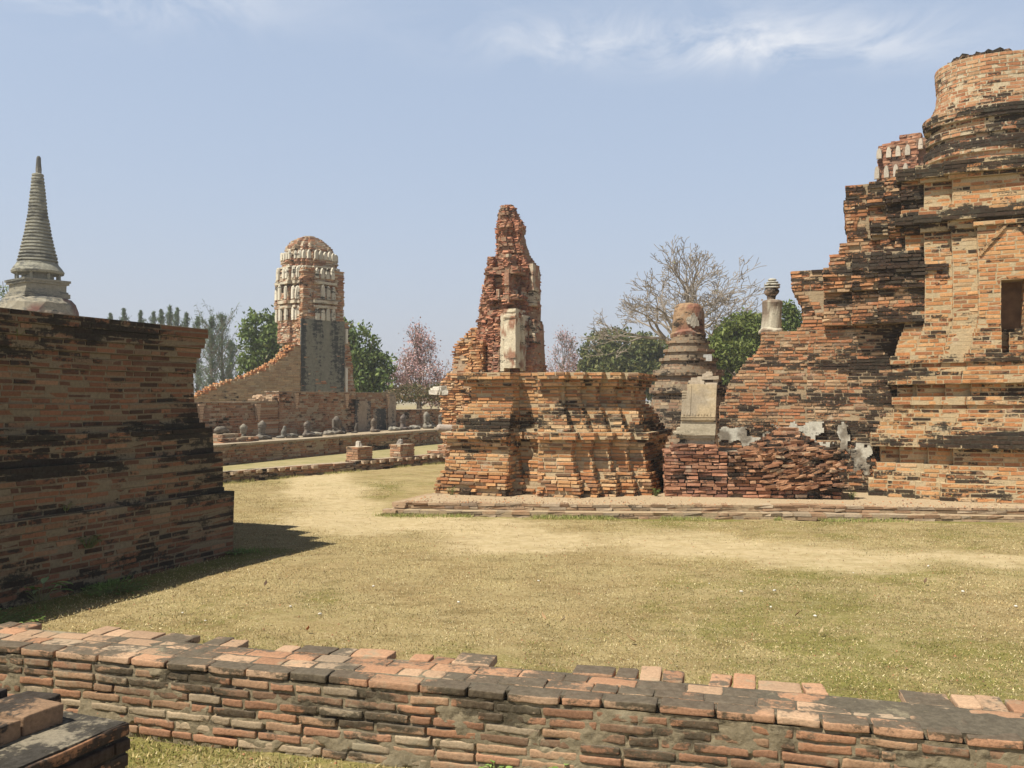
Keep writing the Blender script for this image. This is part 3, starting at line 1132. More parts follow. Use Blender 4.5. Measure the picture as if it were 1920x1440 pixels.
def lean_it(V):
    V = V.copy()
    V[:, 0] += (V[:, 2] - z0) * 0.045
    return V


parts = []
for (s0, s1, t0, t1, za, zb, n_) in ((.03, .56, .02, .5, 0, .09, 3), (-.02, .565, -.03, .5, .088, .14, 4), (-.07, .57, -.06, .5, .138, .185, 4), (-.02, .568, -.04, .5, .183, .25, 4),
                                     (.03, .566, -.01, .5, .248, .30, 4), (.035, .562, .0, .5, .298, .345, 3)):
    parts.append(box(TF, s0, s1, t0, t1, z0 + za, z0 + zb, n_, 0.012, 7))
V, F = join(parts)
child_mesh("moulded_base", lean_it(V), F, M_PLAST, ste, attrs=with_attr(V, (0.37, 0.32, 0.235), 0.08))
parts = [box(TF, .04, .54, .0, .46, z0 + .342, z0 + .83, 6, 0.006, 9), box(TF, .105, .56, -.018, .47, z0 + .36, z0 + .93, 6, 0.006, 3)]
# raised bands and panel ribs on the face
for zz in (.375, .395, .42):
    parts.append(box(TF, .035, .562, -.030, .1, z0 + zz, z0 + zz + .010, 2, 0.002, 4))
for sx in (.165,):
    parts.append(box(TF, sx, sx + .012, -.026, .05, z0 + .44, z0 + .92, 2, 0.002, 4))
for zz in (.72, .76, .80):
    parts.append(box(TF, .035, .10, -.010, .1, z0 + zz, z0 + zz + .014, 2, 0.002, 4))
for q in range(10):
    parts.append(box(TF, .06 + q * .045, .08 + q * .045, -.03, .02, z0 + .43 + .01 * (q % 3), z0 + .47 + .012 * (q % 2), 2, 0.004, q))
V, F = join(parts)
child_mesh("shaft", lean_it(V), F, M_PLAST, ste, attrs=patchy(V, (0.46, 0.365, 0.235), (0.36, 0.30, 0.22), .52, 3, 5))
parts = []
for (s0, s1, t0, t1, za, zb, w_) in ((.13, .36, .0, .45, .925, .985, .02), (.16, .30, .05, .4, .98, 1.03, .02), (.34, .565, .03, .45, .925, .96, .015), (.33, .58, .01, .45, 1.0, 1.05, .02),
                                     (.26, .36, .05, .4, .97, 1.05, .02), (.34, .48, .04, .4, 1.045, 1.09, .03), (.38, .47, .08, .35, 1.08, 1.13, .025), (.50, .575, .06, .45, .955, 1.01, .01)):
    parts.append(box(TF, s0, s1, t0, t1, z0 + za, z0 + zb, 4, w_, int(za * 100)))
V, F = join(parts)
child_mesh("broken_top", lean_it(V), F, M_PLAST, ste, attrs=with_attr(V, (0.40, 0.33, 0.25), 0.1))
tag(ste, "leaning pale plaster stele with carved base standing on the red brick plinth", "stele")

# ------------------------------------------------------------------ the great chedi at the right
RF = Frame(6.31, 14.13, GR)
HW = 1.83
prof_rb = lerp([(.15, .55), (.40, .54), (.405, .47), (.56, .46), (.565, .42), (.68, .42), (.685, .36), (.90, .37), (.94, .42), (.945, .51), (1.12, .51), (1.125, .42), (1.20, .41), (1.32, .35), (1.43, .27), (1.48, .20),
                 (1.485, .16), (1.60, .155), (1.605, .19), (1.70, .19), (1.705, .11), (1.88, .115), (1.93, .15), (1.935, .25), (2.08, .25), (2.085, .19), (2.2, .17), (2.205, .21), (2.33, .21), (2.335, .15),
                 (2.46, .12), (2.62, .08), (2.80, .015), (2.9, 0), (4.30, 0), (4.31, .05), (4.42, .06), (4.43, .15), (4.58, .16), (4.585, .08), (4.66, .06), (4.68, 0.0), (5.04, 0.0), (5.05, .05), (5.14, .06), (5.15, .13), (5.35, .14)])


def st_r(z):
    v = -0.16 if z > 2.5 else -0.06
    for c_, w_, a_ in ((2.08, .09, .60), (2.30, .10, .55), (4.50, .12, .80), (5.22, .13, .75), (1.02, .15, .65), (1.30, .12, .5), (1.5, .05, .3), (.5, .10, .45), (0.2, .08, .2), (2.65, .12, .35), (1.80, .08, .35)):
        v += a_ * math.exp(-((z - c_) / w_) ** 2)
    return v


RR = [(0, 3.66, 0, 3.66, 1), (.27, 3.39, -.13, 3.79, 1, 0, 2.36), (.27, 3.39, -.13, 3.79, 1, 3.44, 9), (.27, 1.30, -.13, 1.0, (1, 0, 1, 1), 2.36, 3.44), (1.62, 3.39, -.13, 1.0, (0, 1, 1, 1), 2.36, 3.44)]
RR += [(.66, 3.0, -.25, 3.91, 1, 0, 2.36), (.66, 3.0, -.25, 3.91, 1, 3.44, 9), (.66, 1.30, -.25, 1.0, (1, 0, 1, 1), 2.36, 3.44), (1.62, 3.0, -.25, 1.0, (0, 1, 1, 1), 2.36, 3.44)]
# porch with the blind door
RR += [(1.0, 1.30, -.40, 1.0, (1, 0, 1, 1), 0, 3.44), (1.62, 2.66, -.40, 1.0, (0, 1, 1, 1), 0, 3.44), (1.0, 2.66, -.40, 1.0, 1, 0, 2.36), (1.0, 2.66, -.40, 1.0, 1, 3.44, 4.36),
       (1.44, 1.70, -.24, 1.0, 0, 2.0, 2.70)]
B = Bricks([(c_, w_) for c_, w_ in ORANGE], seed=71, jit=0.0020, proud=0.0028, miss=0.012, core_in=0.0, L=0.235, joint=0.018, D=0.12, mortar=(0.43, 0.335, 0.205), cj=0.0045)
stack(B, RF, RR, PZ, 5.33, 0.0645, prof_rb, st_r)
root = empty("brick_chedi", (*RF.p(HW, HW), PZ))
child = B.build("redented_body", M_CHEDI, parent=root)
# arched gable lines over the door (two raised slanting courses)
parts = []
for (sa, za, sb, zb) in ((1.02, 3.85, 1.42, 4.34), (1.88, 3.85, 1.48, 4.34)):
    n_ = 22
    for i in range(n_):
        s_ = sa + (sb - sa) * (i + .5) / n_
        zz = za + (zb - za) * (i + .5) / n_
        parts.append(box(RF, s_ - .016, s_ + .016, -.428, -.36, zz - .022, zz + .022, 1, 0.002, i))
V, F = join(parts)
child_mesh("gable", V, F, M_CHEDI, root, attrs=with_attr(V, (0.40, 0.25, 0.13), 0.0))
# bell with its rings
cxr, cyr = RF.p(HW, HW)
bell = lerp([(5.30, 1.50), (5.72, 1.47), (5.73, 1.54), (5.84, 1.56), (5.92, 1.54), (5.93, 1.47), (6.04, 1.45), (6.05, 1.52), (6.16, 1.54), (6.17, 1.44), (6.24, 1.43), (6.25, 1.52), (6.40, 1.575), (6.45, 1.57),
             (6.46, 1.49), (6.55, 1.43), (6.70, 1.36), (6.9, 1.33), (7.2, 1.36), (7.35, 1.36)])


def st_b(z):
    v = 0.0
    for c_, w_, a_ in ((6.36, .13, .95), (6.10, .07, .5), (5.85, .13, .95), (7.35, .08, .3), (5.5, .2, -.1)):
        v += a_ * math.exp(-((z - c_) / w_) ** 2)
    return v


B = Bricks([((0.42, 0.20, 0.10), 4), ((0.44, 0.27, 0.15), 4), ((0.36, 0.15, 0.07), 3), ((0.26, 0.13, 0.08), 2), ((0.16, 0.11, 0.08), 1)], seed=73, jit=0.0025, proud=0.0035, core_in=0.0, L=0.235,
           joint=0.018, D=0.12, mortar=(0.46, 0.38, 0.26), cj=0.004)
ring_stack(B, cxr, cyr, 5.28, 7.33, 0.062, bell, st_b, sqy=0.66)
for j in range(16):
    a = 3.3 + rg.random() * 0.9
    B.add(np.array([[cxr + 1.2 * math.cos(a), cyr + .75 * math.sin(a), 7.35 + 0.03 * rg.random()]]), np.array([math.cos(a + 1.3), math.sin(a + 1.3)]),
          np.array([math.sin(a + 1.3), -math.cos(a + 1.3)]), np.array([[.1, .06, .028]]), np.array([[.22, .13, .08]]), np.array([0.4]), np.array([rg.normal(0, .3)]))
B.build("bell", M_CHEDI, parent=root)
# blind door recess back wall: dark brown panel and patched sill bricks
V, F = box(RF, 1.25, 1.66, -.035, .05, 2.30, 3.48, 4, 0.004, 2)
child_mesh("door_panel", V, F, plain("door_plaster", (0.16, 0.10, 0.065), (0.24, 0.15, 0.09), 5), root)
tag(root, "huge orange brick chedi with a round bell and blind doorway at the right edge", "chedi")

# ------------------------------------------------------------------ older blackened mass left of the chedi
TM = 0.30


def left_bound(z):
    tab = [(-9, 1352), (1.50, 1352), (1.62, 1355), (1.63, 1362), (1.9, 1368), (2.05, 1380), (2.2, 1390), (2.35, 1402), (2.45, 1418), (2.6, 1426), (2.82, 1427), (2.83, 1490),
           (2.95, 1503), (3.15, 1501), (3.4, 1497), (3.45, 1486), (3.55, 1482), (3.72, 1480), (3.86, 1479), (3.861, 1553), (4.0, 1556), (4.12, 1557), (4.125, 1572), (4.28, 1574), (4.285, 1589),
           (4.55, 1586), (4.85, 1582), (4.98, 1580), (5.0, 1583), (5.25, 1585), (5.26, 1660)]
    return float(np.interp(z, [a for a, _ in tab], [b for _, b in tab]))


def mass_rects(z):
    s0 = RF.s_at(left_bound(z), TM)
    o = 0.0
    if z < 2.05:
        o = 0.18
    if z < 1.75:
        o = 0.24
    if z < 1.35:
        o = 0.30
    if z < 1.0:
        o = 0.36
    ins = 0.04 * math.sin(z * 7.0) + (0.10 if 3.45 < z < 3.80 else 0) + (0.06 if 4.35 < z < 4.55 else 0) - (0.12 if 4.05 < z < 4.3 else 0) - (0.10 if 4.62 < z < 4.8 else 0)
    r = [(s0, .6, TM - o, 3.4, 0)]
    if z > 2.9:
        r.append((max(s0 + .35, -1.25), .6, TM - .16 - ins, 3.0, 0))
        r.append((max(s0 + .62, -.80), .6, TM - .30 - ins, 3.0, 0))
        r.append((max(s0 + .85, -.42), .6, TM - .38 - ins * .6, 3.0, 0))
    else:
        r.append((max(s0 + .8, -1.5), .6, TM - o - .07, 3.2, 0))
    return r


B = Bricks([((0.42, 0.19, 0.08), 5), ((0.36, 0.14, 0.06), 4), ((0.33, 0.19, 0.10), 3), ((0.42, 0.29, 0.17), 3), ((0.15, 0.09, 0.06), 2)], seed=81, jit=0.005, proud=0.005, core_in=0.006, L=0.22, cst=-0.42,
           joint=0.016, D=0.16, tilt=0.006, mortar=(0.33, 0.25, 0.155), cj=0.006)


def st_m(z):
    v = -0.14
    for c_, w_, a_ in ((2.28, .09, .35), (1.78, .10, .3), (3.05, .2, .15), (3.75, .16, .45), (4.4, .12, .4), (1.1, .14, .5), (4.85, .1, .3), (1.3, .1, .2)):
        v += a_ * math.exp(-((z - c_) / w_) ** 2)
    return v


stack(B, RF, mass_rects, PZ, 2.83, 0.056, lambda z: 0, st_m, miss=0.015)
stack(B, RF, mass_rects, 2.83, 5.25, 0.060, lambda z: 0, st_m, miss=0.02, erode=0.05, jit=0.010, core=0.03)
mroot = empty("ruined_brick_mass", (*RF.p(-1.2, 1.5), PZ))
B.build("stepped_brickwork", M_MASS, parent=mroot)
# remains of white render on the foot of the mass
pls = []
prg = np.random.default_rng(3)
tr = TM - .36 - .05
for (px0, px1, y0, y1) in ((1340, 1400, 800, 832), (1380, 1450, 808, 858), (1445, 1500, 792, 850), (1478, 1545, 790, 838), (1525, 1580, 815, 885), (1568, 1594, 788, 850), (1595, 1636, 830, 890), (1500, 1560, 855, 895)):
    s0, s1 = RF.s_at(px0, tr), RF.s_at(px1, tr)
    yy = RF.p(s0, tr)[1]
    za, zb = EYE - (y1 - 750) / 1650 * yy, EYE - (y0 - 750) / 1650 * yy
    n_ = 22
    u_ = np.linspace(0, 1, n_)
    UU, VV = np.meshgrid(u_, u_)
    S_, Z_ = s0 + (s1 - s0) * UU, za + (zb - za) * VV
    PP = np.c_[S_.ravel() * 4, np.zeros(n_ * n_), Z_.ravel() * 4]
    r_ = np.maximum(np.abs(UU - .5), np.abs(VV - .5)).ravel() * 2
    keep = (r_ + (vn(PP, 2.2, 91, 4) - .5) * 2.2 < 0.88)
    tt = np.where(S_.ravel() > -1.46, TM - .43, TM - .36) - 0.012 - 0.012 * vn(PP, 1.0, 95, 3)
    XYf = RF.o[None] + RF.e[None] * S_.ravel()[:, None] + RF.d[None] * tt[:, None]
    XYb = XYf + RF.d[None] * 0.06
    Vq = np.r_[np.c_[XYf, Z_.ravel()], np.c_[XYb, Z_.ravel()]]
    ii = np.arange(n_ * n_).reshape(n_, n_)
    Kp = keep.reshape(n_, n_)
    N0 = n_ * n_
    Fq = []
    cell = Kp[:-1, :-1] & Kp[1:, :-1] & Kp[:-1, 1:] & Kp[1:, 1:]
    for a in range(n_ - 1):
        for b_ in range(n_ - 1):
            if not cell[a, b_]:
                continue
            q = [ii[a, b_], ii[a, b_ + 1], ii[a + 1, b_ + 1], ii[a + 1, b_]]
            Fq.append(q)
            for (da, db, e0, e1) in ((-1, 0, 0, 1), (0, 1, 1, 2), (1, 0, 2, 3), (0, -1, 3, 0)):
                na, nb_ = a + da, b_ + db
                if not (0 <= na < n_ - 1 and 0 <= nb_ < n_ - 1 and cell[na, nb_]):
                    Fq.append([q[e0], q[e0] + N0, q[e1] + N0, q[e1]])
    if Fq:
        pls.append((Vq, Fq))
V, F = join(pls)
child_mesh("white_render", V, F, M_PLAST, mroot, attrs=patchy(V, (0.50, 0.47, 0.39), (0.20, 0.17, 0.13), .50, 5, 3, .1))
tag(mroot, "blackened stepped brick ruin rising like a staircase against the great chedi", "ruin")

# small broken finial chedi standing on the ledge of the mass
s_ = RF.s_at(1447, TM + .35)
fx, fy = RF.p(s_, TM + .35)
k_ = fy / 1650
fz = 2.84
root = empty("small_chedi", (fx, fy, fz))
zz = lambda y: EYE + (750 - y) * k_
V, F = lathe(fx, fy, [(fz - .02, .20), (fz + .03, .215), (fz + .06, .20), (fz + .085, .175), (zz(590), .165), (zz(575), .172), (zz(567), .18), (zz(564), .172), (zz(562), .13), (zz(560), .02)], 26, 0.035, 4)
child_mesh("bell", V, F, M_PLAST, root, attrs=patchy(V, (0.44, 0.40, 0.31), (0.20, 0.15, 0.11), .52, 5), smooth=False)
V, F = lathe(fx, fy, [(zz(563), .07), (zz(556), .08), (zz(551), .12), (zz(546), .135), (zz(542), .11), (zz(540), .09)], 20, 0.03, 6)
child_mesh("neck", V, F, M_CENTRE, root, attrs=with_attr(V, (0.27, 0.20, 0.15), 0.05))
parts = []
for (y0, y1, r_) in ((541, 537, .135), (536, 532, .14), (531, 528, .11), (527, 523, .075)):
    parts.append(lathe(fx + .01, fy, [(zz(y0), r_ * .9), (zz((y0 * 2 + y1) / 3), r_), (zz((y0 + y1 * 2) / 3), r_ * .97), (zz(y1), r_ * .7)], 18, 0.012, int(y0)))
V, F = join(parts)
child_mesh("spire_rings", V, F, M_PLAST, root, attrs=with_attr(V, (0.42, 0.40, 0.34), 0.05))
tag(root, "small white plastered chedi stub with stacked spire rings on the ruin ledge", "chedi")

# ------------------------------------------------------------------ slender bell chedi behind the plinth
bx, by = W(1291, 700, 19.0)[:2]
kk = by / 1650
zz = lambda y: EYE + (750 - y) * kk
root = empty("bell_chedi", (bx, by, 0.1))
R_ = lerp([(zz(930), 90 * kk), (zz(800), 80 * kk), (zz(762), 77 * kk), (zz(758), 70 * kk), (zz(737), 66 * kk), (zz(736), 74 * kk), (zz(722), 73 * kk), (zz(721), 63 * kk), (zz(706), 60 * kk), (zz(705), 67 * kk), (zz(694), 66 * kk), (zz(693), 54 * kk),
           (zz(680), 51 * kk), (zz(679), 57 * kk), (zz(671), 55 * kk), (zz(670), 46 * kk), (zz(662), 44 * kk), (zz(661), 49 * kk), (zz(655), 47 * kk), (zz(654), 39 * kk), (zz(648), 38 * kk), (zz(647), 43 * kk), (zz(641), 40 * kk), (zz(640), 34 * kk), (zz(630), 31 * kk)])
B = Bricks([((0.28, 0.17, 0.10), 5), ((0.34, 0.23, 0.14), 4), ((0.22, 0.13, 0.085), 3), ((0.40, 0.31, 0.20), 3)], seed=91, jit=0.006, proud=.006, core_in=0.0, L=0.23, joint=0.014, D=0.13,
           mortar=(0.27, 0.21, 0.145), cj=0.008)
ring_stack(B, bx, by, 0.1, zz(629), 0.062, R_, lambda z: 0.05 + 0.35 * math.sin(z * 11))
B.build("ringed_base", masonry("ringed_brick", amount=0.20, lime=0.5, limecol=(.34, .28, .20), low=1.2, fine=22), parent=root)
V, F = lathe(bx, by, [(zz(632), 31 * kk), (zz(626), 32 * kk), (zz(622), 29 * kk), (zz(600), 29 * kk), (zz(588), 28.0 * kk), (zz(580), 26 * kk), (zz(575), 23 * kk), (zz(572), 20 * kk), (zz(571), 14 * kk), (zz(570), 3 * kk)], 36, 0.03, 3)
V = V + (np.c_[vn(V, 2.2, 3, 3), vn(V, 2.2, 4, 3), vn(V, 2.2, 5, 3)] - .5) * .13
child_mesh("bell", V, F, masonry("bell_render", amount=0.12, lime=0.9, limecol=(0.30, 0.27, 0.22), fine=14, low=2.2), root, attrs=patchy(V, (0.29, 0.185, 0.105), (0.22, 0.10, 0.065), .55, 3))
# grey patch where the render has held, and a pale block
pv = []
for a in np.linspace(-1.95, -1.05, 16):
    for z_ in np.linspace(zz(621), zz(583), 12):
        pv.append((a, z_))
pv = np.array(pv)
rr = np.hypot((pv[:, 0] + 1.50) / .42, (pv[:, 1] - zz(603)) / (17 * kk)) + (vn(np.c_[pv[:, 0] * 3, pv[:, 1] * 3, pv[:, 1] * 0], 2, 5, 3) - .5) * 1.0
rad_ = 29 * kk + 0.035 + 0.012 * vn(np.c_[pv[:, 0] * 6, pv[:, 1] * 6, pv[:, 1] * 0], 3, 8, 2)
V1 = np.c_[bx + rad_ * np.cos(pv[:, 0]), by + rad_ * np.sin(pv[:, 0]), pv[:, 1]]
V2 = np.c_[bx + (rad_ - .06) * np.cos(pv[:, 0]), by + (rad_ - .06) * np.sin(pv[:, 0]), pv[:, 1]]
F, n_, N0 = [], 12, len(pv)
ok = (rr < 1.0).reshape(16, n_)
cell = ok[:-1, :-1] & ok[1:, :-1] & ok[:-1, 1:] & ok[1:, 1:]
for a in range(15):
    for b_ in range(n_ - 1):
        if cell[a, b_]:
            q = [a * n_ + b_, (a + 1) * n_ + b_, (a + 1) * n_ + b_ + 1, a * n_ + b_ + 1]
            F.append(q)
            for (da, db, e0, e1) in ((0, -1, 0, 1), (1, 0, 1, 2), (0, 1, 2, 3), (-1, 0, 3, 0)):
                na, nb_ = a + da, b_ + db
                if not (0 <= na < 15 and 0 <= nb_ < n_ - 1 and cell[na, nb_]):
                    F.append([q[e0], q[e0] + N0, q[e1] + N0, q[e1]])
child_mesh("render_patch", np.r_[V1, V2], F, M_GREY, root, attrs=with_attr(np.r_[V1, V2], (0.40, 0.36, 0.29), -0.2))
BFm = Frame(bx, by, 5)
V, F = box(BFm, 22 * kk, 36 * kk, -49 * kk, -30 * kk, zz(679), zz(667), 3, 0.01, 2)
child_mesh("stone_block", V, F, M_PLAST, root, attrs=with_attr(V, (0.50, 0.50, 0.47), -0.2))
tag(root, "slender weathered brick chedi with ringed base and cut off brown bell under the bare tree", "chedi")

# reddish prang top far behind the right ruin
QF = Frame(*W(1664, 300, 27.5)[:2], 30)
kk = 27.5 / 1650
zz = lambda y: EYE + (750 - y) * kk
root = empty("distant_prang", (*QF.p(.6, .6), 0))
B = Bricks(RED, seed=95, jit=0.02, core_in=0.03, L=0.30, erode=0.08, joint=0.015, D=0.2, mortar=(0.25, 0.15, 0.10), cj=0.012)


def rq(z):
    if z < zz(345):
        return [(-.35, 1.6, -.1, 2.0, 0)]
    if z < zz(322):
        return [(-.32, 1.5, -.05, 2.0, 0), (-.15, .9, -.25, 2, 0)]
    if z < zz(272):
        return [(-.28, 1.5, 0, 2, 0), (-.1, .9, -.15, 2, 0)]
    if z < zz(264):
        return [(.1, 1.4, .05, 2, 0)]
    return [(.35, .95, .1, 1.8, 0)]


stack(B, QF, rq, 4.5, zz(255), 0.09, lambda z: 0, lambda z: 0.05)
B.build("tower", M_RUIN, parent=root)
at = None


def antefix_mesh(wd, ht, dp):
    pr = [(-.5, 0), (.5, 0), (.52, .35), (.44, .72), (.25, .93), (0, 1.0), (-.25, .93), (-.44, .72), (-.52, .35)]
    V = [(x * wd, 0, z * ht) for x, z in pr] + [(x * wd * .8, -dp, z * ht * .95) for x, z in pr]
    n = len(pr)
    F = [list(range(n - 1, -1, -1))[::-1][::1], [n + i for i in range(n)]]
    for i in range(n):
        j = (i + 1) % n
        F.append([i, n + i, n + j, j])
    return np.array(V, float), F


def place_antefix(root, fr, s, t, z, wd, ht, dp, col=WHITE, ang=0.0, st=-0.05):
    V, F = antefix_mesh(wd, ht, dp)
    e = fr.e * math.cos(ang) + fr.d * math.sin(ang)
    n = -fr.d * math.cos(ang) + fr.e * math.sin(ang)
    o = fr.p(s, t)
    P = np.c_[o[0] + V[:, 0] * e[0] - V[:, 1] * n[0], o[1] + V[:, 0] * e[1] - V[:, 1] * n[1], z + V[:, 2]]
    P = P + (np.c_[vn(P, 5, 1), vn(P, 5, 2), vn(P, 5, 3)] - .5) * 0.03
    return child_mesh("antefix", P, F, M_PLAST, root, attrs=with_attr(P, np.array(col) * random.uniform(.8, 1.1), st + random.uniform(-.1, .2)))


for row, (yb, hh_) in enumerate(((298, .34), (337, .40))):
    for i in range(4):
        place_antefix(root, QF, -.22 + i * .27 - (.05 * row), -.08 - .12 * row, zz(yb), .17, hh_, .12, (0.50, 0.44, 0.36))
for i in range(3):
    place_antefix(root, QF, .95 + i * .22, -.08, zz(290), .15, .36, .12, (0.50, 0.42, 0.34))
tag(root, "reddish tower top with rows of pale antefixes peeping out behind the great chedi", "prang")

#PART3
# ------------------------------------------------------------------ gallery of broken Buddhas
KF = Frame(-5.75, 17.56, 34.6)      # kerb wall direction (d)


def wallrun(B, fr, t0, t1, s0, s1, z0, z1, h, st=0.0, **kw):
    n = max(1, int(round((z1 - z0) / h)))
    hh = (z1 - z0) / n
    for i in range(n):
        z = z0 + i * hh
        B.edge(fr.p(s1, t0), fr.p(s1, t1), z, hh, st, parity=i, **kw)       # face towards +e
        B.edge(fr.p(s0, t0), fr.p(s1, t0), z, hh, st, parity=i, **kw)       # near end
        ci = B.core_in
        B.core([fr.p(s0 + ci, t0 + ci), fr.p(s1 - ci, t0 + ci), fr.p(s1 - ci, t1 - ci), fr.p(s0 + ci, t1 - ci)], z, z + hh, st)


DULL = [((0.36, 0.20, 0.11), 4), ((0.32, 0.15, 0.08), 4), ((0.28, 0.17, 0.11), 3), ((0.42, 0.33, 0.23), 3), ((0.16, 0.11, 0.08), 2)]
B = Bricks(DULL, seed=101, jit=0.012, core_in=0.03, L=0.24, erode=0.03, joint=0.014, D=0.16, mortar=(0.36, 0.29, 0.20), cj=0.007)
wallrun(B, KF, -4.0, 3.0, -.35, 0, -0.03, .215, .062, 0.2)
wallrun(B, KF, 3.05, 3.65, -.40, -.03, -0.03, .20, .062, -0.1)
wallrun(B, KF, 3.7, 9.5, -.35, 0, -0.03, .225, .062, 0.15)
t_ = -3.8
while t_ < 9.3:
    if not 2.7 < t_ < 3.7:
        flat_brick(B, KF, .012, t_, .10, .14, .135, .07, -.4, (0.46, 0.34, 0.23), 0)
    t_ += .31
tag(B.build("kerb_wall", M_FAR), "knee high kerb wall with pale brick blocks edging the raised gallery terrace", "wall")
# raised terrace behind the kerb
V, F = box(KF, -6, -.30, -4, 14, -0.02, .19, 4, 0.01, 1)
tag(mesh_obj("terrace_floor", V, F, plain("terrace_dust", (0.34, 0.28, 0.15), (0.23, 0.21, 0.095), 3)), kind='structure')

GF_ = Frame(-6.6, 19.45, GR)
tz = lambda t: .61 + .03 * math.sin(t * 1.3) + (.03 if t > 2.5 else 0)
B = Bricks(DULL, seed=103, jit=0.010, core_in=0.02, L=0.24, erode=0.03, joint=0.014, D=0.16, mortar=(0.36, 0.29, 0.20), cj=0.006)
for (ta, tb) in ((-7, -3.5), (-3.5, 0), (0, 2.5), (2.5, 5), (5, 8), (8, 13)):
    wallrun(B, GF_, ta, tb, -2.2, 0, 0.10, tz((ta + tb) / 2), .062, 0.0)
V, F = box(GF_, -2.2, .03, -7, 13, .60, .655, 20, 0.02, 5)
gal = empty("gallery_terrace", (*GF_.p(-1, 3), 0.1))
B.build("retaining_wall", M_FAR, parent=gal)
child_mesh("coping", V, F, M_PLAST, gal, attrs=with_attr(V, (0.33, 0.27, 0.195), 0.0))
tag(gal, "long brick gallery terrace with pale coping where the broken seated statues sit", "terrace")

# back wall of the gallery: three heights, with pilaster remains
GB = Frame(-8.0, 20.0, GR)
B = Bricks(DULL, seed=105, jit=0.008, core_in=0.016, L=0.24, erode=0.02, joint=0.013, D=0.14, mortar=(0.36, 0.29, 0.20), cj=0.005)
wallrun(B, GB, -7, 4.35, -.4, 0, .62, 1.58, .062, -0.05)
wallrun(B, GB, 4.3, 10.7, -.4, .03, .62, 1.87, .062, 0.05)
wallrun(B, GB, 10.7, 18, -.4, 0, .62, 1.30, .062, 0.1)
for i in range(26):
    flat_brick(B, GB, -.2 + rg.normal(0, .08), 3.6 + 1.1 * rg.random(), .2, .14, 1.60 + .22 * rg.random() * (i / 26), .05, -.3, (0.50, 0.36, 0.24), rg.normal(0, .5))
for t_ in (-.6, 1.25, 3.35, 5.05, 7.6, 10.1, 12.6, 15.0):
    top = 1.56 if t_ < 4.3 else (1.84 if t_ < 10.7 else 1.28)
    nn = 7
    for i in range(nn):
        wd = .20 - .15 * (nn - 1 - i) / nn
        flat_brick(B, GB, .05, t_, .07, wd, top - (nn - i) * .063, .058, -.35, (0.52, 0.36, 0.24), 0)
gw = empty("gallery_wall", (*GB.p(0, 4), .6))
B.build("brickwork", M_FAR, parent=gw)
parts = []
for (a, b_, top, zb) in ((-7, 4.3, 1.605, 1.575), (4.28, 10.7, 1.895, 1.865), (10.7, 18, 1.32, 1.295)):
    parts.append(box(GB, -.43, .04, a, b_, zb, top, 12, 0.008, 5))
V, F = join(parts)
child_mesh("coping", V, F, M_PLAST, gw, attrs=with_attr(V, (0.32, 0.25, 0.18), 0.1))
parts = [box(GB, .0, .055, 8.1, 9.0, .65, 1.62, 6, 0.03, 8), box(GB, .0, .05, 9.2, 10.0, .65, 1.35, 5, 0.03, 9), box(GB, -.02, .07, 10.1, 10.6, .65, 1.80, 5, 0.02, 4)]
V, F = join(parts)
child_mesh("render_patch", V, F, M_GREY, gw, attrs=with_attr(V, (0.34, 0.27, 0.20), 0.0))
tag(gw, "brick back wall of the gallery with worn pilasters behind the row of statues", "wall")

# two small brick pedestals between kerb and terrace, with a stone fragment on each
for i, (px, y, wd) in enumerate(((664, 864, .42), (743, 858, .42))):
    Yd = (EYE - .2) * 1650 / (y - 750)
    x_ = (px - 960) / 1650 * Yd
    pf = Frame(x_, Yd, 40)
    B = Bricks(DULL, seed=110 + i, jit=0.006, core_in=0.012, L=0.2, joint=0.012, D=0.1, mortar=(0.42, 0.34, 0.24), cj=0.004)
    stack(B, pf, [(-wd / 2, wd / 2, -.05, wd, 1)], .18, .535, .059, lambda z: 0, lambda z: -0.2)
    tag(B.build("brick_pedestal", M_FAR), "small square brick pedestal below the gallery, the %s one of the pair" % ("left" if i == 0 else "right"),
        "pedestal", "small brick pedestals below the gallery")
    V, F = box(pf, -.08, .07, .08, .2, .525, .66, 4, 0.05, 5 + i, 0.4)
    tag(mesh_obj("stone_fragment", V, F, M_STONE, attrs=with_attr(V, (0.45, 0.41, 0.35) if i == 0 else (0.25, .22, .19), 0)), "grey stone fragment standing on the %s small brick pedestal" % ("left" if i == 0 else "right"),
        "stone", "stone fragments on small pedestals")
# low brick stub beyond them
sf = Frame(*W(812, 850, 23.5)[:2], 25)
B = Bricks(DULL, seed=120, jit=0.01, core_in=0.02, L=0.24, joint=0.012, D=0.1, mortar=(0.42, 0.34, 0.24), cj=0.006)
stack(B, sf, [(-.15, 1.0, -.1, .8, 1)], .1, .30, .06, lambda z: 0, lambda z: 0)
stack(B, sf, [(.1, 1.0, .05, .8, 1)], .30, .45, .06, lambda z: 0, lambda z: 0)
tag(B.build("brick_stub", M_FAR), "low stepped brick stub beside the kerb next to the central pedestal", "ruin")


# ---- seated, headless statues
def ellipsoid(c, r, n=12, m=8):
    V, F = [], []
    for i in range(m + 1):
        th = math.pi * i / m
        for j in range(n):
            ph = 2 * math.pi * j / n
            V.append((c[0] + r[0] * math.sin(th) * math.cos(ph), c[1] + r[1] * math.sin(th) * math.sin(ph), c[2] + r[2] * math.cos(th)))
    for i in range(m):
        for j in range(n):
            q = (j + 1) % n
            F.append([i * n + j, (i + 1) * n + j, (i + 1) * n + q, i * n + q])
    return np.array(V), F


def limb(p0, p1, r0, r1, k=7):
    parts = []
    for i in range(k + 1):
        t = i / k
        parts.append(ellipsoid([p0[a] * (1 - t) + p1[a] * t for a in range(3)], [r0 * (1 - t) + r1 * t] * 3, 10, 6))
    return parts


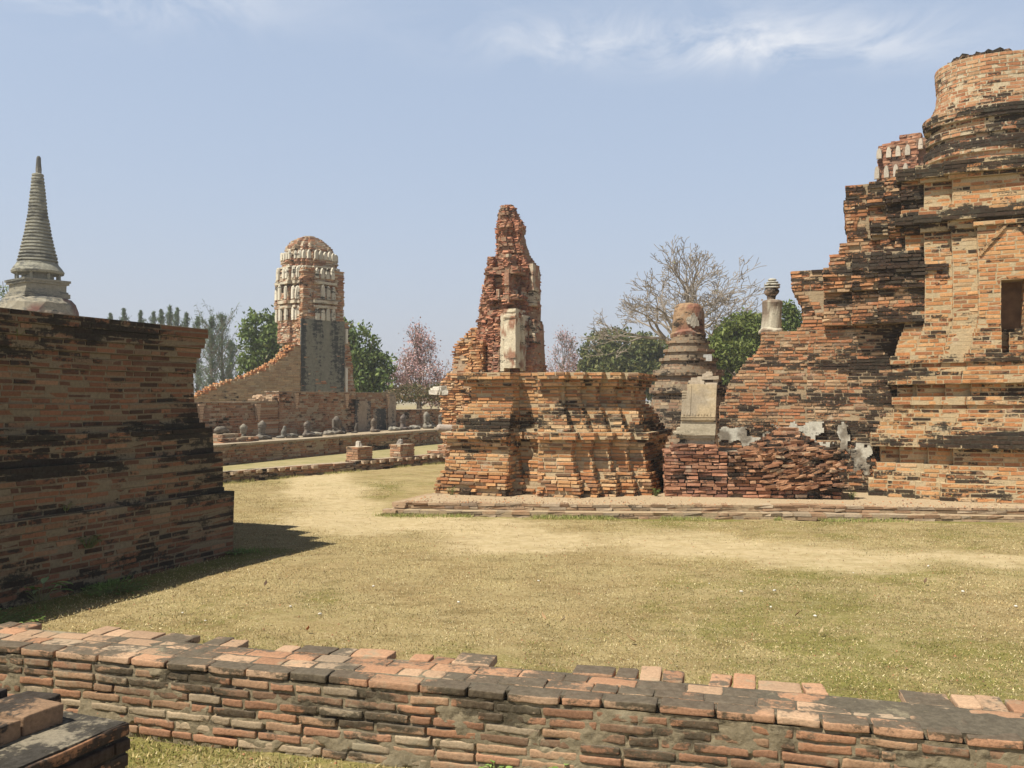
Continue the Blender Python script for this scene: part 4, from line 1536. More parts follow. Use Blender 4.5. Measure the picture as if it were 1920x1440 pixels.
def fused(parts, voxel=0.028):
    V, F = join(parts)
    o = mesh_obj("tmp", V, F, [])
    md = o.modifiers.new("r", 'REMESH')
    md.mode = 'VOXEL'
    md.voxel_size = voxel
    dg = bpy.context.evaluated_depsgraph_get()
    me = bpy.data.meshes.new_from_object(o.evaluated_get(dg))
    Vn = np.empty(len(me.vertices) * 3, np.float32)
    me.vertices.foreach_get('co', Vn)
    Vn = Vn.reshape(-1, 3)
    Fn = [list(p.vertices) for p in me.polygons]
    bpy.data.objects.remove(o)
    return Vn, Fn


def legs_parts():
    P = [ellipsoid((0, .02, .07), (.24, .17, .085), 16, 8)]
    P += limb((-.10, .06, .10), (-.34, -.06, .075), .095, .07) + limb((.10, .06, .10), (.34, -.06, .075), .095, .07)
    P += limb((-.34, -.07, .07), (.10, -.17, .075), .068, .042) + limb((.34, -.07, .09), (-.08, -.16, .115), .066, .04)
    P += [ellipsoid((.15, -.19, .08), (.08, .04, .03)), ellipsoid((-.13, -.19, .12), (.08, .035, .028))]
    return P


def torso_parts(arms=True, lean_=0.0):
    P = []
    for z, rx, ry in ((.12, .17, .12), (.20, .145, .105), (.28, .135, .10), (.36, .16, .11), (.44, .19, .115), (.50, .20, .105), (.55, .15, .085), (.585, .075, .065)):
        P.append(ellipsoid((lean_ * z, .05, z), (rx, ry, .065), 14, 8))
    if arms:
        P += limb((-.19 + lean_ * .5, .04, .50), (-.25, .0, .27), .055, .045) + limb((-.25, .0, .27), (-.10, -.14, .16), .045, .033)
        P += limb((.19 + lean_ * .5, .04, .50), (.245, .0, .28), .055, .045) + limb((.245, .0, .28), (.30, -.13, .13), .045, .03)
        P += [ellipsoid((-.05, -.16, .15), (.06, .05, .02)), ellipsoid((.31, -.16, .11), (.03, .05, .022))]
    return P


protos = {
    'whole': fused(legs_parts() + torso_parts(True)),
    'noarm': fused(legs_parts() + torso_parts(False, 0.1)),
    'legs': fused(legs_parts()),
    'torso': fused([ellipsoid((0, 0, .12), (.24, .12, .13)), ellipsoid((.12, 0, .14), (.2, .10, .11)), ellipsoid((.30, -.02, .09), (.14, .06, .05)), ellipsoid((-.15, 0, .10), (.12, .1, .1))]),
    'slab': fused([ellipsoid((0, .02, .18), (.12, .07, .17)), ellipsoid((.03, .02, .34), (.09, .05, .1)), ellipsoid((-.2, 0, .05), (.2, .1, .05))]),
}
STATUES = [
    (413, 'torso', .95, (.30, .26, .21), "fallen torso lying on a brick heap at the near end of the gallery"),
    (457, 'noarm', .80, (.34, .31, .25), "headless seated statue with rounded stump next to the brick heap"),
    (492, 'noarm', .92, (.27, .24, .20), "headless seated statue with a sooty back, left of the first pilaster gap"),
    (533, 'slab', .95, (.28, .27, .24), "thin upright statue slab leaning on the wall behind crossed legs"),
    (546, 'legs', .80, (.36, .33, .28), "crossed statue legs in front of the thin upright slab"),
    (577, 'noarm', .82, (.24, .20, .17), "stooped headless statue in front of the plum coloured brickwork"),
    (590, 'legs', .82, (.42, .38, .31), "pale crossed statue legs just right of the stooped statue"),
    (616, 'legs', .90, (.38, .34, .28), "crossed legs statue stump left of the large round torso"),
    (633, 'whole', .98, (.22, .19, .16), "large headless seated statue with dark round torso in mid gallery"),
    (669, 'slab', .85, (.15, .13, .11), "squared dark stump left of the tan plaster patch"),
    (702, 'noarm', .80, (.24, .19, .15), "small headless statue under the tan plaster patch"),
    (738, 'legs', .95, (.42, .39, .32), "pale crossed statue legs at the pale end pilaster"),
    (757, 'noarm', .95, (.22, .18, .16), "slim headless statue just past the end pilaster"),
    (776, 'legs', 1.0, (.40, .37, .31), "long crossed statue legs on the lower wall stretch"),
    (802, 'whole', 1.05, (.32, .29, .24), "tall headless seated statue with pale chest near the far end"),
    (828, 'noarm', .90, (.22, .20, .17), "dark headless statue nearest the central pedestal"),
]
for (px, kind_, sc_, colr, lab) in STATUES:
    tt = GF_.s_at  # placed along the terrace, 0.85 m behind its edge
    r = (px - 960) / 1650
    a = GF_.o + GF_.e * (-.75)
    t = (r * a[1] - a[0]) / (GF_.d[0] - r * GF_.d[1])
    pos = GF_.p(-.75, t)
    V, F = protos[kind_]
    sc_ = sc_ * .80 * (1 + .010 * t)
    V = V * sc_
    V = V + (np.c_[vn(V + px, 7, 1), vn(V + px, 7, 2), vn(V + px, 7, 3)] - .5) * .03
    # statues face the court (towards +e)
    ang = math.atan2(GF_.e[1], GF_.e[0]) + math.pi / 2 + random.uniform(-.12, .12)
    o = mesh_obj("seated_statue", V, F, M_STONE, attrs={'bcol': np.tile(colr, (len(V), 1)) * .62 * (.75 + .5 * vn(V, 6, 4))[:, None], 'st': np.full(len(V), random.uniform(.1, .4))}, smooth=True)
    zb = .645 + (.0 if kind_ != 'torso' else .20)
    o.location = (pos[0], pos[1], zb)
    o.rotation_euler = (0, 0, ang)
    tag(o, lab, "statue", "broken seated statues along the gallery")
    if kind_ == 'torso':
        B = Bricks(DULL, seed=130, jit=0.02, core_in=0.03, L=0.2, joint=0.012, D=0.12, mortar=(0.3, 0.24, 0.17), cj=0.01)
        hf = Frame(pos[0], pos[1], GR)
        stack(B, hf, [(-.4, .35, -.35, .95, 1)], .64, .76, .06, lambda z: 0)
        stack(B, hf, [(-.4, .25, -.25, .45, 1)], .76, .85, .06, lambda z: 0)
        tag(B.build("brick_heap", M_FAR), "small heap of loose bricks under the fallen torso", "rubble")

# ------------------------------------------------------------------ prang with the long sloping wall
NF = Frame(-7.9, 33.0, 47)        # near corner; e to the right-near, d away to the right
kk = 33 / 1650
zz = lambda y: EYE + (750 - y) * kk
root = empty("prang_tower", (*NF.p(-1, 1.5), 0.3))
# NF.e = (.68,-.73) faces the court;  NF.d runs away along the wall
B = Bricks([((0.40, 0.20, 0.11), 4), ((0.42, 0.26, 0.15), 3), ((0.33, 0.15, 0.08), 3), ((0.50, 0.42, 0.31), 3), ((0.18, 0.11, 0.08), 1)], seed=141, jit=0.025, core_in=0.03, L=0.26, erode=0.09, joint=0.015, D=0.2,
           mortar=(0.42, 0.34, 0.25), cj=0.012, escale=1.0)
# lower brick body: left (lit) end is a ragged stair of broken brick
stack(B, NF, lambda z: [(-1.25 + 0.42 * max(0, min(1, (z - 3.2) / 1.2)), 0, 0 - .0, 1.86, 0)], 0.3, zz(588), .07, lambda z: 0, lambda z: -.1)
stack(B, NF, [(-1.45, -.06, .10, 1.9, 0)], zz(588), zz(500), .07, lambda z: 0, lambda z: -.1)
# tapered brick edge on the right of the grey wall
stack(B, NF, lambda z: [(-.8, -.02 + .10 * max(0, (4.2 - z) / 2.5), 1.86, 2.02 + .36 * max(0, min(1, (4.3 - z) / 2.4)), 0)], 0.3, zz(598), .07, lambda z: 0, lambda z: 0)
B.build("brick_body", M_RUIN, parent=root)
# the sloping flank wall coming towards the court
slope = [(555, 645), (535, 668), (510, 685), (480, 700), (455, 709), (425, 717), (400, 728), (370, 744), (340, 760)]
tsl = []
for px, y in slope:
    r = (px - 960) / 1650
    t = (r * NF.o[1] - NF.o[0]) / (NF.d[0] - r * NF.d[1])
    P = NF.p(0, t)
    tsl.append((t, EYE + (750 - y) / 1650 * P[1]))
tsl.sort()
top_of = lambda t: float(np.interp(t, [a for a, _ in tsl], [b for _, b in tsl]))
B = Bricks([((0.40, 0.30, 0.18), 5), ((0.36, 0.24, 0.14), 4), ((0.44, 0.30, 0.17), 3)], seed=143, jit=0.006, core_in=0.008, L=0.26, joint=0.012, D=0.15, mortar=(0.40, 0.32, 0.22), cj=0.004)
nz = 60
for i in range(nz):
    z = .3 + i * .07
    t0 = None
    for (a, za) in tsl:
        if za >= z + .035:
            t0 = a
            break
    tt0 = None
    tg = np.linspace(tsl[0][0], 0, 400)
    zt = np.interp(tg, [a for a, _ in tsl], [b for _, b in tsl])
    okk = np.where(zt > z + .05)[0]
    if len(okk) == 0:
        break
    t0 = tg[okk[0]]
    if t0 > -.05:
        break
    B.edge(NF.p(0, t0), NF.p(0, -.0), z, .07, -.15, parity=i)
    B.core([NF.p(-.6, t0 + .03), NF.p(-.012, t0 + .03), NF.p(-.012, 0), NF.p(-.6, 0)], z, z + .07, -.15)
    # capping bricks of the slope, ragged and sunlit
    t1 = tg[min(len(tg) - 1, okk[0])]
    for j in range(6):
        flat_brick(B, NF, -.08 - .1 * j + rg.normal(0, .02), t0 + rg.normal(0.02, .05), .12, .26, z + .01, .062, rg.normal(-.15, .2), pick(ORANGE, 1, rg)[0], rg.normal(0, .1))
B.build("sloping_wall", M_RUIN, parent=root)
# grey stucco panel
V, F = box(NF, -.05, .035, -.02, 1.87, 0.6, zz(597), 14, 0.012, 3)
child_mesh("stucco_panel", V, F, M_GREY, root, attrs=with_attr(V, (0.20, 0.195, 0.155), 0.0))
# opening with white jamb on the right
V, F = join([box(NF, -.1, .10, 1.88, 1.98, .8, zz(688), 5, .02, 3), box(NF, -.1, .10, 1.90, 1.98, zz(640), zz(612), 4, .02, 5)])
child_mesh("white_jamb", V, F, M_PLAST, root, attrs=with_attr(V, (0.62, 0.58, 0.50), -0.1))
# rounded upper tower: redented square in plan, corncob outline
ctr = NF.p(-1.18, 1.02)
UF = Frame(ctr[0], ctr[1], 47)
hw_tab = [(zz(600), 1.18), (zz(560), 1.20), (zz(530), 1.18), (zz(502), 1.11), (zz(500), 1.07), (zz(482), 1.04), (zz(480), 1.0), (zz(464), .93), (zz(462), .88), (zz(452), .80), (zz(444), .66), (zz(438), .50), (zz(433), .32), (zz(430), .14)]
hwf = lerp(sorted(hw_tab))


def ur(z):
    a = hwf(z)
    ins = .06 if (z < zz(562) or (zz(528) > z > zz(545)) or (zz(500) < z < zz(487)) or (zz(463) > z > zz(478))) else 0
    a = a - ins
    if z > zz(462):
        return [(-a * .75, a * .75, -a * .75, a * .75, 0), (-a, a, -a * .5, a * .5, 0), (-a * .5, a * .5, -a, a, 0)]
    return [(-a, a, -a * .40, a * .40, 0), (-a * .40, a * .40, -a, a, 0), (-a * .88, a * .88, -a * .64, a * .64, 0), (-a * .64, a * .64, -a * .88, a * .88, 0), (-a * .77, a * .77, -a * .77, a * .77, 0)]


B = Bricks([((0.38, 0.18, 0.10), 4), ((0.30, 0.14, 0.085), 4), ((0.44, 0.33, 0.22), 3), ((0.50, 0.44, 0.34), 4), ((0.20, 0.11, 0.08), 1)], seed=145, jit=0.012, core_in=0.02, L=0.26, erode=0.05, joint=0.015, D=0.2,
           mortar=(0.38, 0.30, 0.22), cj=0.012)
stack(B, UF, ur, zz(640), zz(430), .07, lambda z: 0, lambda z: 0.0, force=False)
B.build("upper_tower", M_RUIN, parent=root)
# stucco bands and antefixes
parts = []
for (y0, y1, extra) in ((566, 560, .05), (575, 570, .04), (529, 524, .05), (521, 517, .03), (497, 494, .03)):
    a = hwf(zz((y0 + y1) / 2)) + extra
    for (sx, tx) in ((1.0, .40), (.40, 1.0), (.88, .64), (.64, .88), (.78, .78)):
        for side in range(2):
            if rg.random() < .80:
                if side == 0:
                    parts.append(box(UF, a * sx - .16, a * sx + .012, -a * tx, a * tx * (0.3 if rg.random() < .3 else 1), zz(y0), zz(y1), 4, .018, y0))
                else:
                    parts.append(box(UF, -a * sx * (0.4 if rg.random() < .3 else 1), a * sx, -a * tx - .012, -a * tx + .16, zz(y0), zz(y1), 4, .018, y1))
V, F = join(parts)
child_mesh("stucco_bands", V, F, M_PLAST, root, attrs=patchy(V, (0.50, 0.45, 0.35), (0.28, 0.17, 0.11), .54, 3, 3))
for row, (yb, hh_, wd) in enumerate(((480, .34, .155), (518, .46, .165), (558, .58, .18), (598, .55, .19))):
    a = hwf(zz(yb)) - .03
    spots = [(1.0, -.30), (1.0, -.10), (1.0, .10), (1.0, .30), (.88, -.55), (.88, .55), (.77, .71), (.77, -.71), (.64, .83), (.64, -.83)]
    for (x_, y_) in spots:
        if rg.random() < (.97 if row < 2 else .80):
            place_antefix(root, UF, a * x_ + .02, a * y_, zz(yb), wd, hh_ * rg.uniform(.85, 1.05), .07, (0.55, 0.51, 0.42), math.pi / 2)
    for (x_, y_) in ((-.30, -1.0), (-.10, -1.0), (.10, -1.0), (.30, -1.0), (-.55, -.88), (.55, -.88), (.71, -.77), (-.71, -.77), (-.83, -.64)):
        if rg.random() < (.97 if row < 2 else .82):
            place_antefix(root, UF, a * x_, a * y_ - .02, zz(yb), wd, hh_ * rg.uniform(.85, 1.05), .07, (0.57, 0.53, 0.44), 0)
# leftover stucco on the left corner, below the tiers
parts = []
for (s0, s1, y0, y1) in ((-1.62, -1.35, 600, 570), (-1.60, -1.38, 645, 612), (-1.5, -1.25, 622, 606), (-1.58, -1.40, 680, 650)):
    parts.append(box(NF, s0, s1, -.03, .3, zz(y0), zz(y1), 4, .03, y0))
V, F = join(parts)
child_mesh("corner_stucco", V, F, M_PLAST, root, attrs=with_attr(V, (0.60, 0.55, 0.44), 0.0))
tag(root, "corncob shaped brick prang with white antefixes, grey stucco wall and sloping flank", "prang")

# ------------------------------------------------------------------ ruined spire behind the central pedestal
kk = 24.0 / 1650
zz = lambda y: EYE + (750 - y) * kk
sx_ = W(957, 600, 24.0)[0]
XF = Frame(sx_, 24.0, 26)
Lb = sorted([(383, 944), (388, 938), (396, 934), (410, 932), (430, 929), (450, 929), (478, 930), (484, 920), (490, 912), (500, 906), (520, 903), (545, 899), (560, 896), (580, 892), (600, 889), (612, 890), (640, 888), (700, 884), (760, 880)])
Rb = sorted([(383, 962), (388, 968), (396, 971), (410, 978), (425, 986), (436, 988), (440, 984), (460, 988), (478, 994), (490, 1003), (500, 1011), (512, 1014), (545, 1013), (560, 1010), (575, 1015), (600, 1014), (606, 1019), (640, 1021), (700, 1023), (760, 1028)])


def xr(z):
    y = 750 - (z - EYE) / kk
    l, r = np.interp(y, *zip(*Lb)), np.interp(y, *zip(*Rb))
    # half width of a square turned 26 degrees: the projected width is a*(cos+sin)
    c_ = ((l + r) / 2 - 957) * kk
    a = (r - l) * kk / 2 / 1.16
    cs, ct = c_ * math.cos(rad(26)), c_ * math.sin(rad(26)) * 0
    cs = c_ / math.cos(rad(26))
    wv = .05 * math.sin(y * .21) + .03 * math.sin(y * .53 + 1)
    if y < 480:
        return [(cs - a, cs + a, -a * .6, a * .7, 0), (cs - a * .65, cs + a * .55, -a * .9 - wv, a, 0), (cs - a * .3, cs + a * .2, -a * 1.05 - wv, a, 0)]
    r = [(cs - a, cs + a * .9, -a * .38, a * .9, 0), (cs - a * .86, cs + a * .62, -a * .55 - wv, a * .8, 0), (cs - a * .5, cs + a * .30, -a * .8 + wv, a * .8, 0)]
    if y > 600:
        r += [(-.72, -.44, -.62, 0, 0), (-.30, -.12, -.80, 0, 0), (.02, .12, -.90, 0, 0), (.64, .84, -.40 if y > 652 else -.25, .2, 0)]
    if 487 < y < 575:
        r += [(.20, .36, -.80, 0, 0), (-.36, -.16, -.72, 0, 0)]
    if 508 < y < 520 or 560 < y < 568 or 588 < y < 600:
        r += [(-.40, .60, -.78, 0, 0)]
    return r


B = Bricks([((0.36, 0.15, 0.085), 5), ((0.28, 0.11, 0.065), 4), ((0.40, 0.20, 0.11), 3), ((0.17, 0.08, 0.055), 3), ((0.46, 0.37, 0.27), 1)], seed=151, jit=0.013, core_in=0.02, L=0.165, erode=0.07, joint=0.014, D=0.15, miss=.05,
           mortar=(0.27, 0.17, 0.11), cj=0.020, tilt=.12, escale=1.5)
root = empty("ruined_spire", (sx_, 24.0, 0.2))
stack(B, XF, xr, zz(760), zz(384), .062, lambda z: 0, lambda z: .02 + .12 * math.sin(z * 5))
B.build("eroded_core", M_RUIN, parent=root)
CREAM, RUST = (0.56, 0.49, 0.36), (0.30, 0.16, 0.10)
parts = [box(XF, .26, .60, -.92, -.30, zz(692), zz(586), 16, .022, 4), box(XF, .13, .235, -.875, -.5, zz(698), zz(592), 12, .018, 5), box(XF, -.02, .06, -.84, -.5, zz(680), zz(600), 10, .02, 9),
         box(XF, .575, .66, -.60, -.15, zz(698), zz(596), 12, .025, 12), box(XF, .27, .60, -.95, -.33, zz(602), zz(597), 6, .012, 6),
         box(XF, .28, .59, -.935, -.34, zz(592), zz(589), 6, .01, 7)]
V, F = join(parts)
child_mesh("stucco_shaft", V, F, M_PLAST, root, attrs=patchy(V, CREAM, RUST, .60, 5, 8))
parts = []
for (s0, s1, t0, t1, y0, y1, w_) in ((.20, .355, -.83, -.6, 492, 486, .01), (.22, .35, -.82, -.6, 542, 520, .02), (-.02, .06, -.80, -.5, 566, 548, .015), (.46, .76, -.18, .25, 545, 500, .03),
                                     (.43, .80, -.22, .28, 549, 544, .015), (.46, .78, -.2, .26, 571, 551, .03), (.44, .80, -.22, .28, 577, 572, .015), (.52, .60, -.40, -.2, 562, 545, .015), (.36, .42, -.70, -.4, 568, 550, .015),
                                     (.60, .66, -.48, -.3, 640, 606, .015), (-.10, -.02, -.82, -.5, 690, 650, .02), (.10, .18, -.72, -.5, 518, 508, .01), (.70, .86, -.30, .2, 646, 604, .03)):
    parts.append(box(XF, s0, s1, t0, t1, zz(y0), zz(y1), 8, w_, y0))
for V, F in parts:
    child_mesh("stucco_remnant", V, F, M_PLAST, root, attrs=patchy(V, (0.44, 0.37, 0.27), RUST, .48, 5, 9))
# lower porch stump on the left
B = Bricks(ORANGE, seed=153, jit=0.022, core_in=0.05, L=0.22, erode=0.08, joint=0.015, D=0.2, miss=.03, mortar=(0.36, 0.26, 0.17), cj=0.012, tilt=.03, escale=1.5)
Ls = sorted([(612, 880), (620, 871), (632, 860), (645, 845), (652, 841), (690, 838), (708, 832), (712, 826), (740, 822), (800, 826), (860, 828)])


def pr_(z):
    y = 750 - (z - EYE) / kk
    l = (np.interp(y, *zip(*Ls)) - 957) * kk / .90
    s0 = l + .30
    r = [(s0, -.3, -.62 if y > 700 else -.45, 1.2, 0)]
    if y > 640:
        r.append((-1.15 + .35, -.35, -.95, .5, 0))
    return r


stack(B, XF, pr_, 0.2, zz(614), .068, lambda z: 0, lambda z: -.1)
B.build("porch_stump", M_RUIN, parent=root)
parts = []
for j in range(7):
    P = W(815 + j * 3, 733, 23.2)
    parts.append(box(Frame(P[0], P[1], 20 + 10 * j), -.12, .12, -.08, .08, P[2] - .1 + .05 * (j % 3), P[2] + .02 + .05 * (j % 3), 3, .03, j))
V, F = join(parts)
child_mesh("stucco_lumps", V, F, M_PLAST, root, attrs=with_attr(V, (0.60, 0.56, 0.48), 0.0))
tag(root, "tall crumbling brick spire with pale stucco shaft rising behind the central pedestal", "ruin")
# grey statue knee poking out left of the pedestal
V, F = fused(limb((-.16, 0, 0), (.22, 0, -.01), .085, .075), .02)
P = W(841, 803, 17.0)
o = mesh_obj("stone_fragment", V, F, M_STONE, attrs=with_attr(V, (0.33, 0.28, 0.24), 0), smooth=True)
o.location = (P[0], P[1], P[2])
tag(o, "rounded grey stone limb lying on a brick pier at the left of the central pedestal", "stone")
pf = Frame(P[0], P[1], GR)
B = Bricks(DULL, seed=160, jit=0.015, core_in=0.03, L=0.2, joint=0.012, D=0.12, mortar=(0.3, 0.24, 0.17), cj=0.008)
stack(B, pf, [(-.02, .8, -.15, .4, 0)], -.02, P[2] - .07, .06, lambda z: 0)
tag(B.build("brick_pier", M_CENTRE), "broken brick pier mostly hidden behind the left end of the central pedestal", "pier")

# ------------------------------------------------------------------ grey spired chedi far on the left
kk = 40 / 1650
zz = lambda y: EYE + (750 - y) * kk
cx0 = W(71, 500, 40)[0]
root = empty("spired_chedi", (cx0, 40, 0))
M_SPIRE = masonry("spire_stucco", amount=0.30, lime=0.6, limecol=(0.30, 0.295, 0.25), fine=8, low=0.9, dark=(0.06, 0.06, 0.055))
pr = []
n_r = 27
for i in range(n_r):
    y = 498 - i * 6.4
    r0 = np.interp(y, [310, 338, 400, 447, 496], [8, 11, 17, 25, 36]) * kk
    yb, yt = y, y - 6.4
    pr += [(zz(yb), r0 * .90), (zz(yb - 1.2), r0 * 1.0), (zz(yb - 4.2), r0 * .97), (zz(yb - 5.2), r0 * .86)]
pr += [(zz(325), 5 * kk)]
V, F = lathe(cx0, 40, pr, 26, .02, 3)
child_mesh("spire_rings", V, F, M_SPIRE, root, attrs=with_attr(V, (0.23, 0.225, 0.185), 0.05))
V, F = lathe(cx0 + 1.5 * kk, 40, [(zz(330), 5 * kk), (zz(318), 5 * kk), (zz(306), 4.6 * kk), (zz(296), 4 * kk), (zz(293), 2 * kk)], 10, .03, 5)
child_mesh("spire_tip", V, F, M_SPIRE, root, attrs=with_attr(V, (0.18, 0.17, 0.15), 0.1))
V, F = lathe(cx0, 40, [(zz(515), 30 * kk), (zz(514), 44 * kk), (zz(510), 45 * kk), (zz(502), 40 * kk), (zz(497), 36 * kk)], 30, .02, 3)
child_mesh("disc", V, F, M_SPIRE, root, attrs=with_attr(V, (0.26, 0.25, 0.20), 0.0))
V, F = lathe(cx0, 40, [(zz(530), 27 * kk), (zz(513), 27 * kk)], 24, .01, 3)
child_mesh("neck", V, F, M_SPIRE, root, attrs=with_attr(V, (0.24, 0.23, 0.18), 0.0))
for a in range(8):
    an = a * math.pi / 4 + .2
    V, F = lathe(cx0 + 37.5 * kk * math.cos(an), 40 + 37.5 * kk * math.sin(an), [(zz(530), 2.6 * kk), (zz(513), 2.6 * kk)], 8, 0, 3)
    child_mesh("column", V, F, M_SPIRE, root, attrs=with_attr(V, (0.24, 0.23, 0.18), 0.0))
HF = Frame(cx0, 40, 38)
hwk = 41 * kk
parts = [box(HF, -hwk * f, hwk * f, -hwk * f, hwk * f, zz(a), zz(b_), 5, .02, i) for i, (f, a, b_) in enumerate(((1.02, 531, 527), (.97, 535, 531), (.88, 548, 535), (.94, 552, 548), (1.0, 560, 552)))]
V, F = join(parts)
child_mesh("square_harmika", V, F, M_SPIRE, root, attrs=with_attr(V, (0.24, 0.22, 0.17), 0.05))
V, F = lathe(cx0, 40, [(0, 90 * kk), (zz(640), 85 * kk), (zz(600), 73 * kk), (zz(585), 68 * kk), (zz(572), 64 * kk), (zz(562), 56 * kk), (zz(558), 40 * kk)], 36, .10, 3)
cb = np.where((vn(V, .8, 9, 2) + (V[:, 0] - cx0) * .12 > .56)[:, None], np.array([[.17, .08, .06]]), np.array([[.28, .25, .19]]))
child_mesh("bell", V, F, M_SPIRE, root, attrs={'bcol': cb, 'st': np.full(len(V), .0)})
tag(root, "grey chedi with a tall tapering ringed spire beyond the left monument", "chedi")


# ------------------------------------------------------------------ trees
def tubes(segs, n=5):
    """segs (k,8): p0 p1 r0 r1"""
    S = np.asarray(segs, float)
    p0, p1, r0, r1 = S[:, :3], S[:, 3:6], S[:, 6], S[:, 7]
    d = p1 - p0
    d /= np.linalg.norm(d, axis=1, keepdims=True) + 1e-9
    ref = np.where(np.abs(d[:, 2:3]) > .9, np.array([[1.0, 0, 0]]), np.array([[0, 0, 1.0]]))
    a = np.cross(d, ref)
    a /= np.linalg.norm(a, axis=1, keepdims=True)
    b = np.cross(d, a)
    V = []
    for q in range(n):
        th = 2 * math.pi * q / n
        o = a * math.cos(th) + b * math.sin(th)
        V.append(np.stack([p0 + o * r0[:, None], p1 + o * r1[:, None]], 1))
    V = np.stack(V, 2)            # k,2,n,3
    k = len(S)
    V = V.reshape(-1, 3)
    base = (np.arange(k) * 2 * n)[:, None]
    F = []
    for q in range(n):
        j = (q + 1) % n
        F.append(np.concatenate([base + q, base + j, base + n + j, base + n + q], 1))
    return V, np.concatenate(F)


def grow(p, d, ln, r, depth, out, tips, rnd, spread=.55, ratio=.78, up=.12, kids=(2, 3), bendy=.18, flat=0.0, minr=.006):
    nseg = 3
    for s in range(nseg):
        q = p + d * (ln / nseg)
        r2 = max(minr, r * (1 - .22 / nseg))
        out.append((*p, *q, r, r2))
        p, r = q, r2
        d = d + Vector((rnd.gauss(0, bendy), rnd.gauss(0, bendy), rnd.gauss(0, bendy) + up * .3))
        d.normalize()
        if depth <= 2 and s > 0 and rnd.random() < .5:
            dd = d + Vector((rnd.gauss(0, .7), rnd.gauss(0, .7), rnd.gauss(0, .6)))
            dd.normalize()
            e = p + dd * ln * .5
            out.append((*p, *e, max(minr, r * .6), minr))
            tips.append(e)
    if depth == 0:
        tips.append(p)
        return
    n = rnd.choice(kids)
    a0 = rnd.random() * math.tau
    perp = d.orthogonal().normalized()
    per2 = d.cross(perp)
    for i in range(n):
        a = a0 + i * math.tau / n + rnd.gauss(0, .3)
        sp = spread * rnd.uniform(.6, 1.25)
        nd = d * math.cos(sp) + (perp * math.cos(a) + per2 * math.sin(a)) * math.sin(sp)
        nd.z = nd.z * (1 - flat) + up
        nd.normalize()
        grow(p, nd, ln * ratio * rnd.uniform(.8, 1.15), max(minr, r * (.72 if n == 2 else .62)), depth - 1, out, tips, rnd, spread, ratio, up, kids, bendy, flat, minr)


m, nt_, b = new_mat("leaf")
k = NT(nt_)
k.l.new(k.attr('bcol').outputs['Color'], b.inputs['Base Color'])
b.inputs['Roughness'].default_value = 0.65
tr = nt_.nodes.new("ShaderNodeBsdfTranslucent")
k.l.new(k.attr('bcol').outputs['Color'], tr.inputs[0])
ms = nt_.nodes.new("ShaderNodeMixShader")
ms.inputs[0].default_value = 0.25
k.l.new(b.outputs[0], ms.inputs[1])
k.l.new(tr.outputs[0], ms.inputs[2])
k.l.new(ms.outputs[0], nt_.nodes['Material Output'].inputs[0])
M_LEAF = m
M_BARK = plain("bark", (0.13, 0.10, 0.075), (0.24, 0.20, 0.16), 4)
M_BARK_PALE = plain("pale_bark", (0.20, 0.165, 0.13), (0.36, 0.31, 0.26), 3)


def leaves(P, size, cols, rng, aspect=.5, droop=0.3):
    n = len(P)
    d = rng.normal(0, 1, (n, 3))
    d[:, 2] -= droop
    d /= np.linalg.norm(d, axis=1, keepdims=True)
    s = rng.normal(0, 1, (n, 3))
    s -= (s * d).sum(1, keepdims=True) * d
    s /= np.linalg.norm(s, axis=1, keepdims=True)
    L = size * (.6 + .8 * rng.random((n, 1)))
    a, b_, c, e = P - d * L * .5, P + s * L * aspect * .5, P + d * L * .5, P - s * L * aspect * .5
    V = np.stack([a, b_, c, e], 1).reshape(-1, 3)
    F = np.arange(4 * n).reshape(-1, 4)
    ci = rng.integers(0, len(cols), n)
    C = np.array(cols)[ci] * (.75 + .5 * rng.random((n, 1)))
    return V, F, np.repeat(C, 4, axis=0)


def leafy_tree(name, base, blobs, n, size, cols, label, cat="tree", group=None, gap=.42, seed=1, trunk_r=.25, droop=.4, nscale=.8, aspect=.5):
    rng = np.random.default_rng(seed)
    rnd = random.Random(seed)
    root = empty(name, base)
    bl = np.array(blobs, float)      # cx cy cz rx ry rz, world
    vol = bl[:, 3] * bl[:, 4] * bl[:, 5]
    pick_ = rng.choice(len(bl), n * 2, p=vol / vol.sum())
    u = rng.normal(0, 1, (n * 2, 3))
    u /= np.linalg.norm(u, axis=1, keepdims=True)
    rr = rng.random(n * 2) ** .22
    rr *= 1 + (vn(u * 2.6 + pick_[:, None], 1.0, seed, 3) - .5) * .95
    P = bl[pick_, :3] + u * rr[:, None] * bl[pick_, 3:6]
    keep = vn(P, nscale, seed + 3, 3) > gap
    P = P[keep][:n]
    P += rng.normal(0, size * .6, P.shape)
    V, F, C = leaves(P, size, cols, rng, aspect, droop)
    tone = .80 + .45 * vn(P, nscale * .6, seed + 8, 2)
    C = C * np.repeat(tone, 4)[:, None]
    child_mesh("crown", V, F, M_LEAF, root, attrs={'bcol': C})
    segs = []
    bs = Vector(base)
    top = Vector(bl[:, :3].mean(0))
    mid = bs + (top - bs) * .45
    segs.append((*bs, *mid, trunk_r, trunk_r * .7))
    for q in bl:
        c_ = Vector(q[:3])
        m1 = mid + (c_ - mid) * .5 + Vector((rnd.gauss(0, .3), rnd.gauss(0, .3), rnd.gauss(0, .2)))
        segs.append((*mid, *m1, trunk_r * .5, trunk_r * .3))
        segs.append((*m1, *c_, trunk_r * .3, trunk_r * .12))
        for w_ in range(5):
            e = c_ + Vector((rnd.gauss(0, .5) * q[3], rnd.gauss(0, .5) * q[4], rnd.gauss(0, .5) * q[5]))
            segs.append((*c_, *e, trunk_r * .12, .02))
    V, F = tubes(segs, 6)
    child_mesh("trunk", V, F, M_BARK, root)
    return tag(root, label, cat, group)


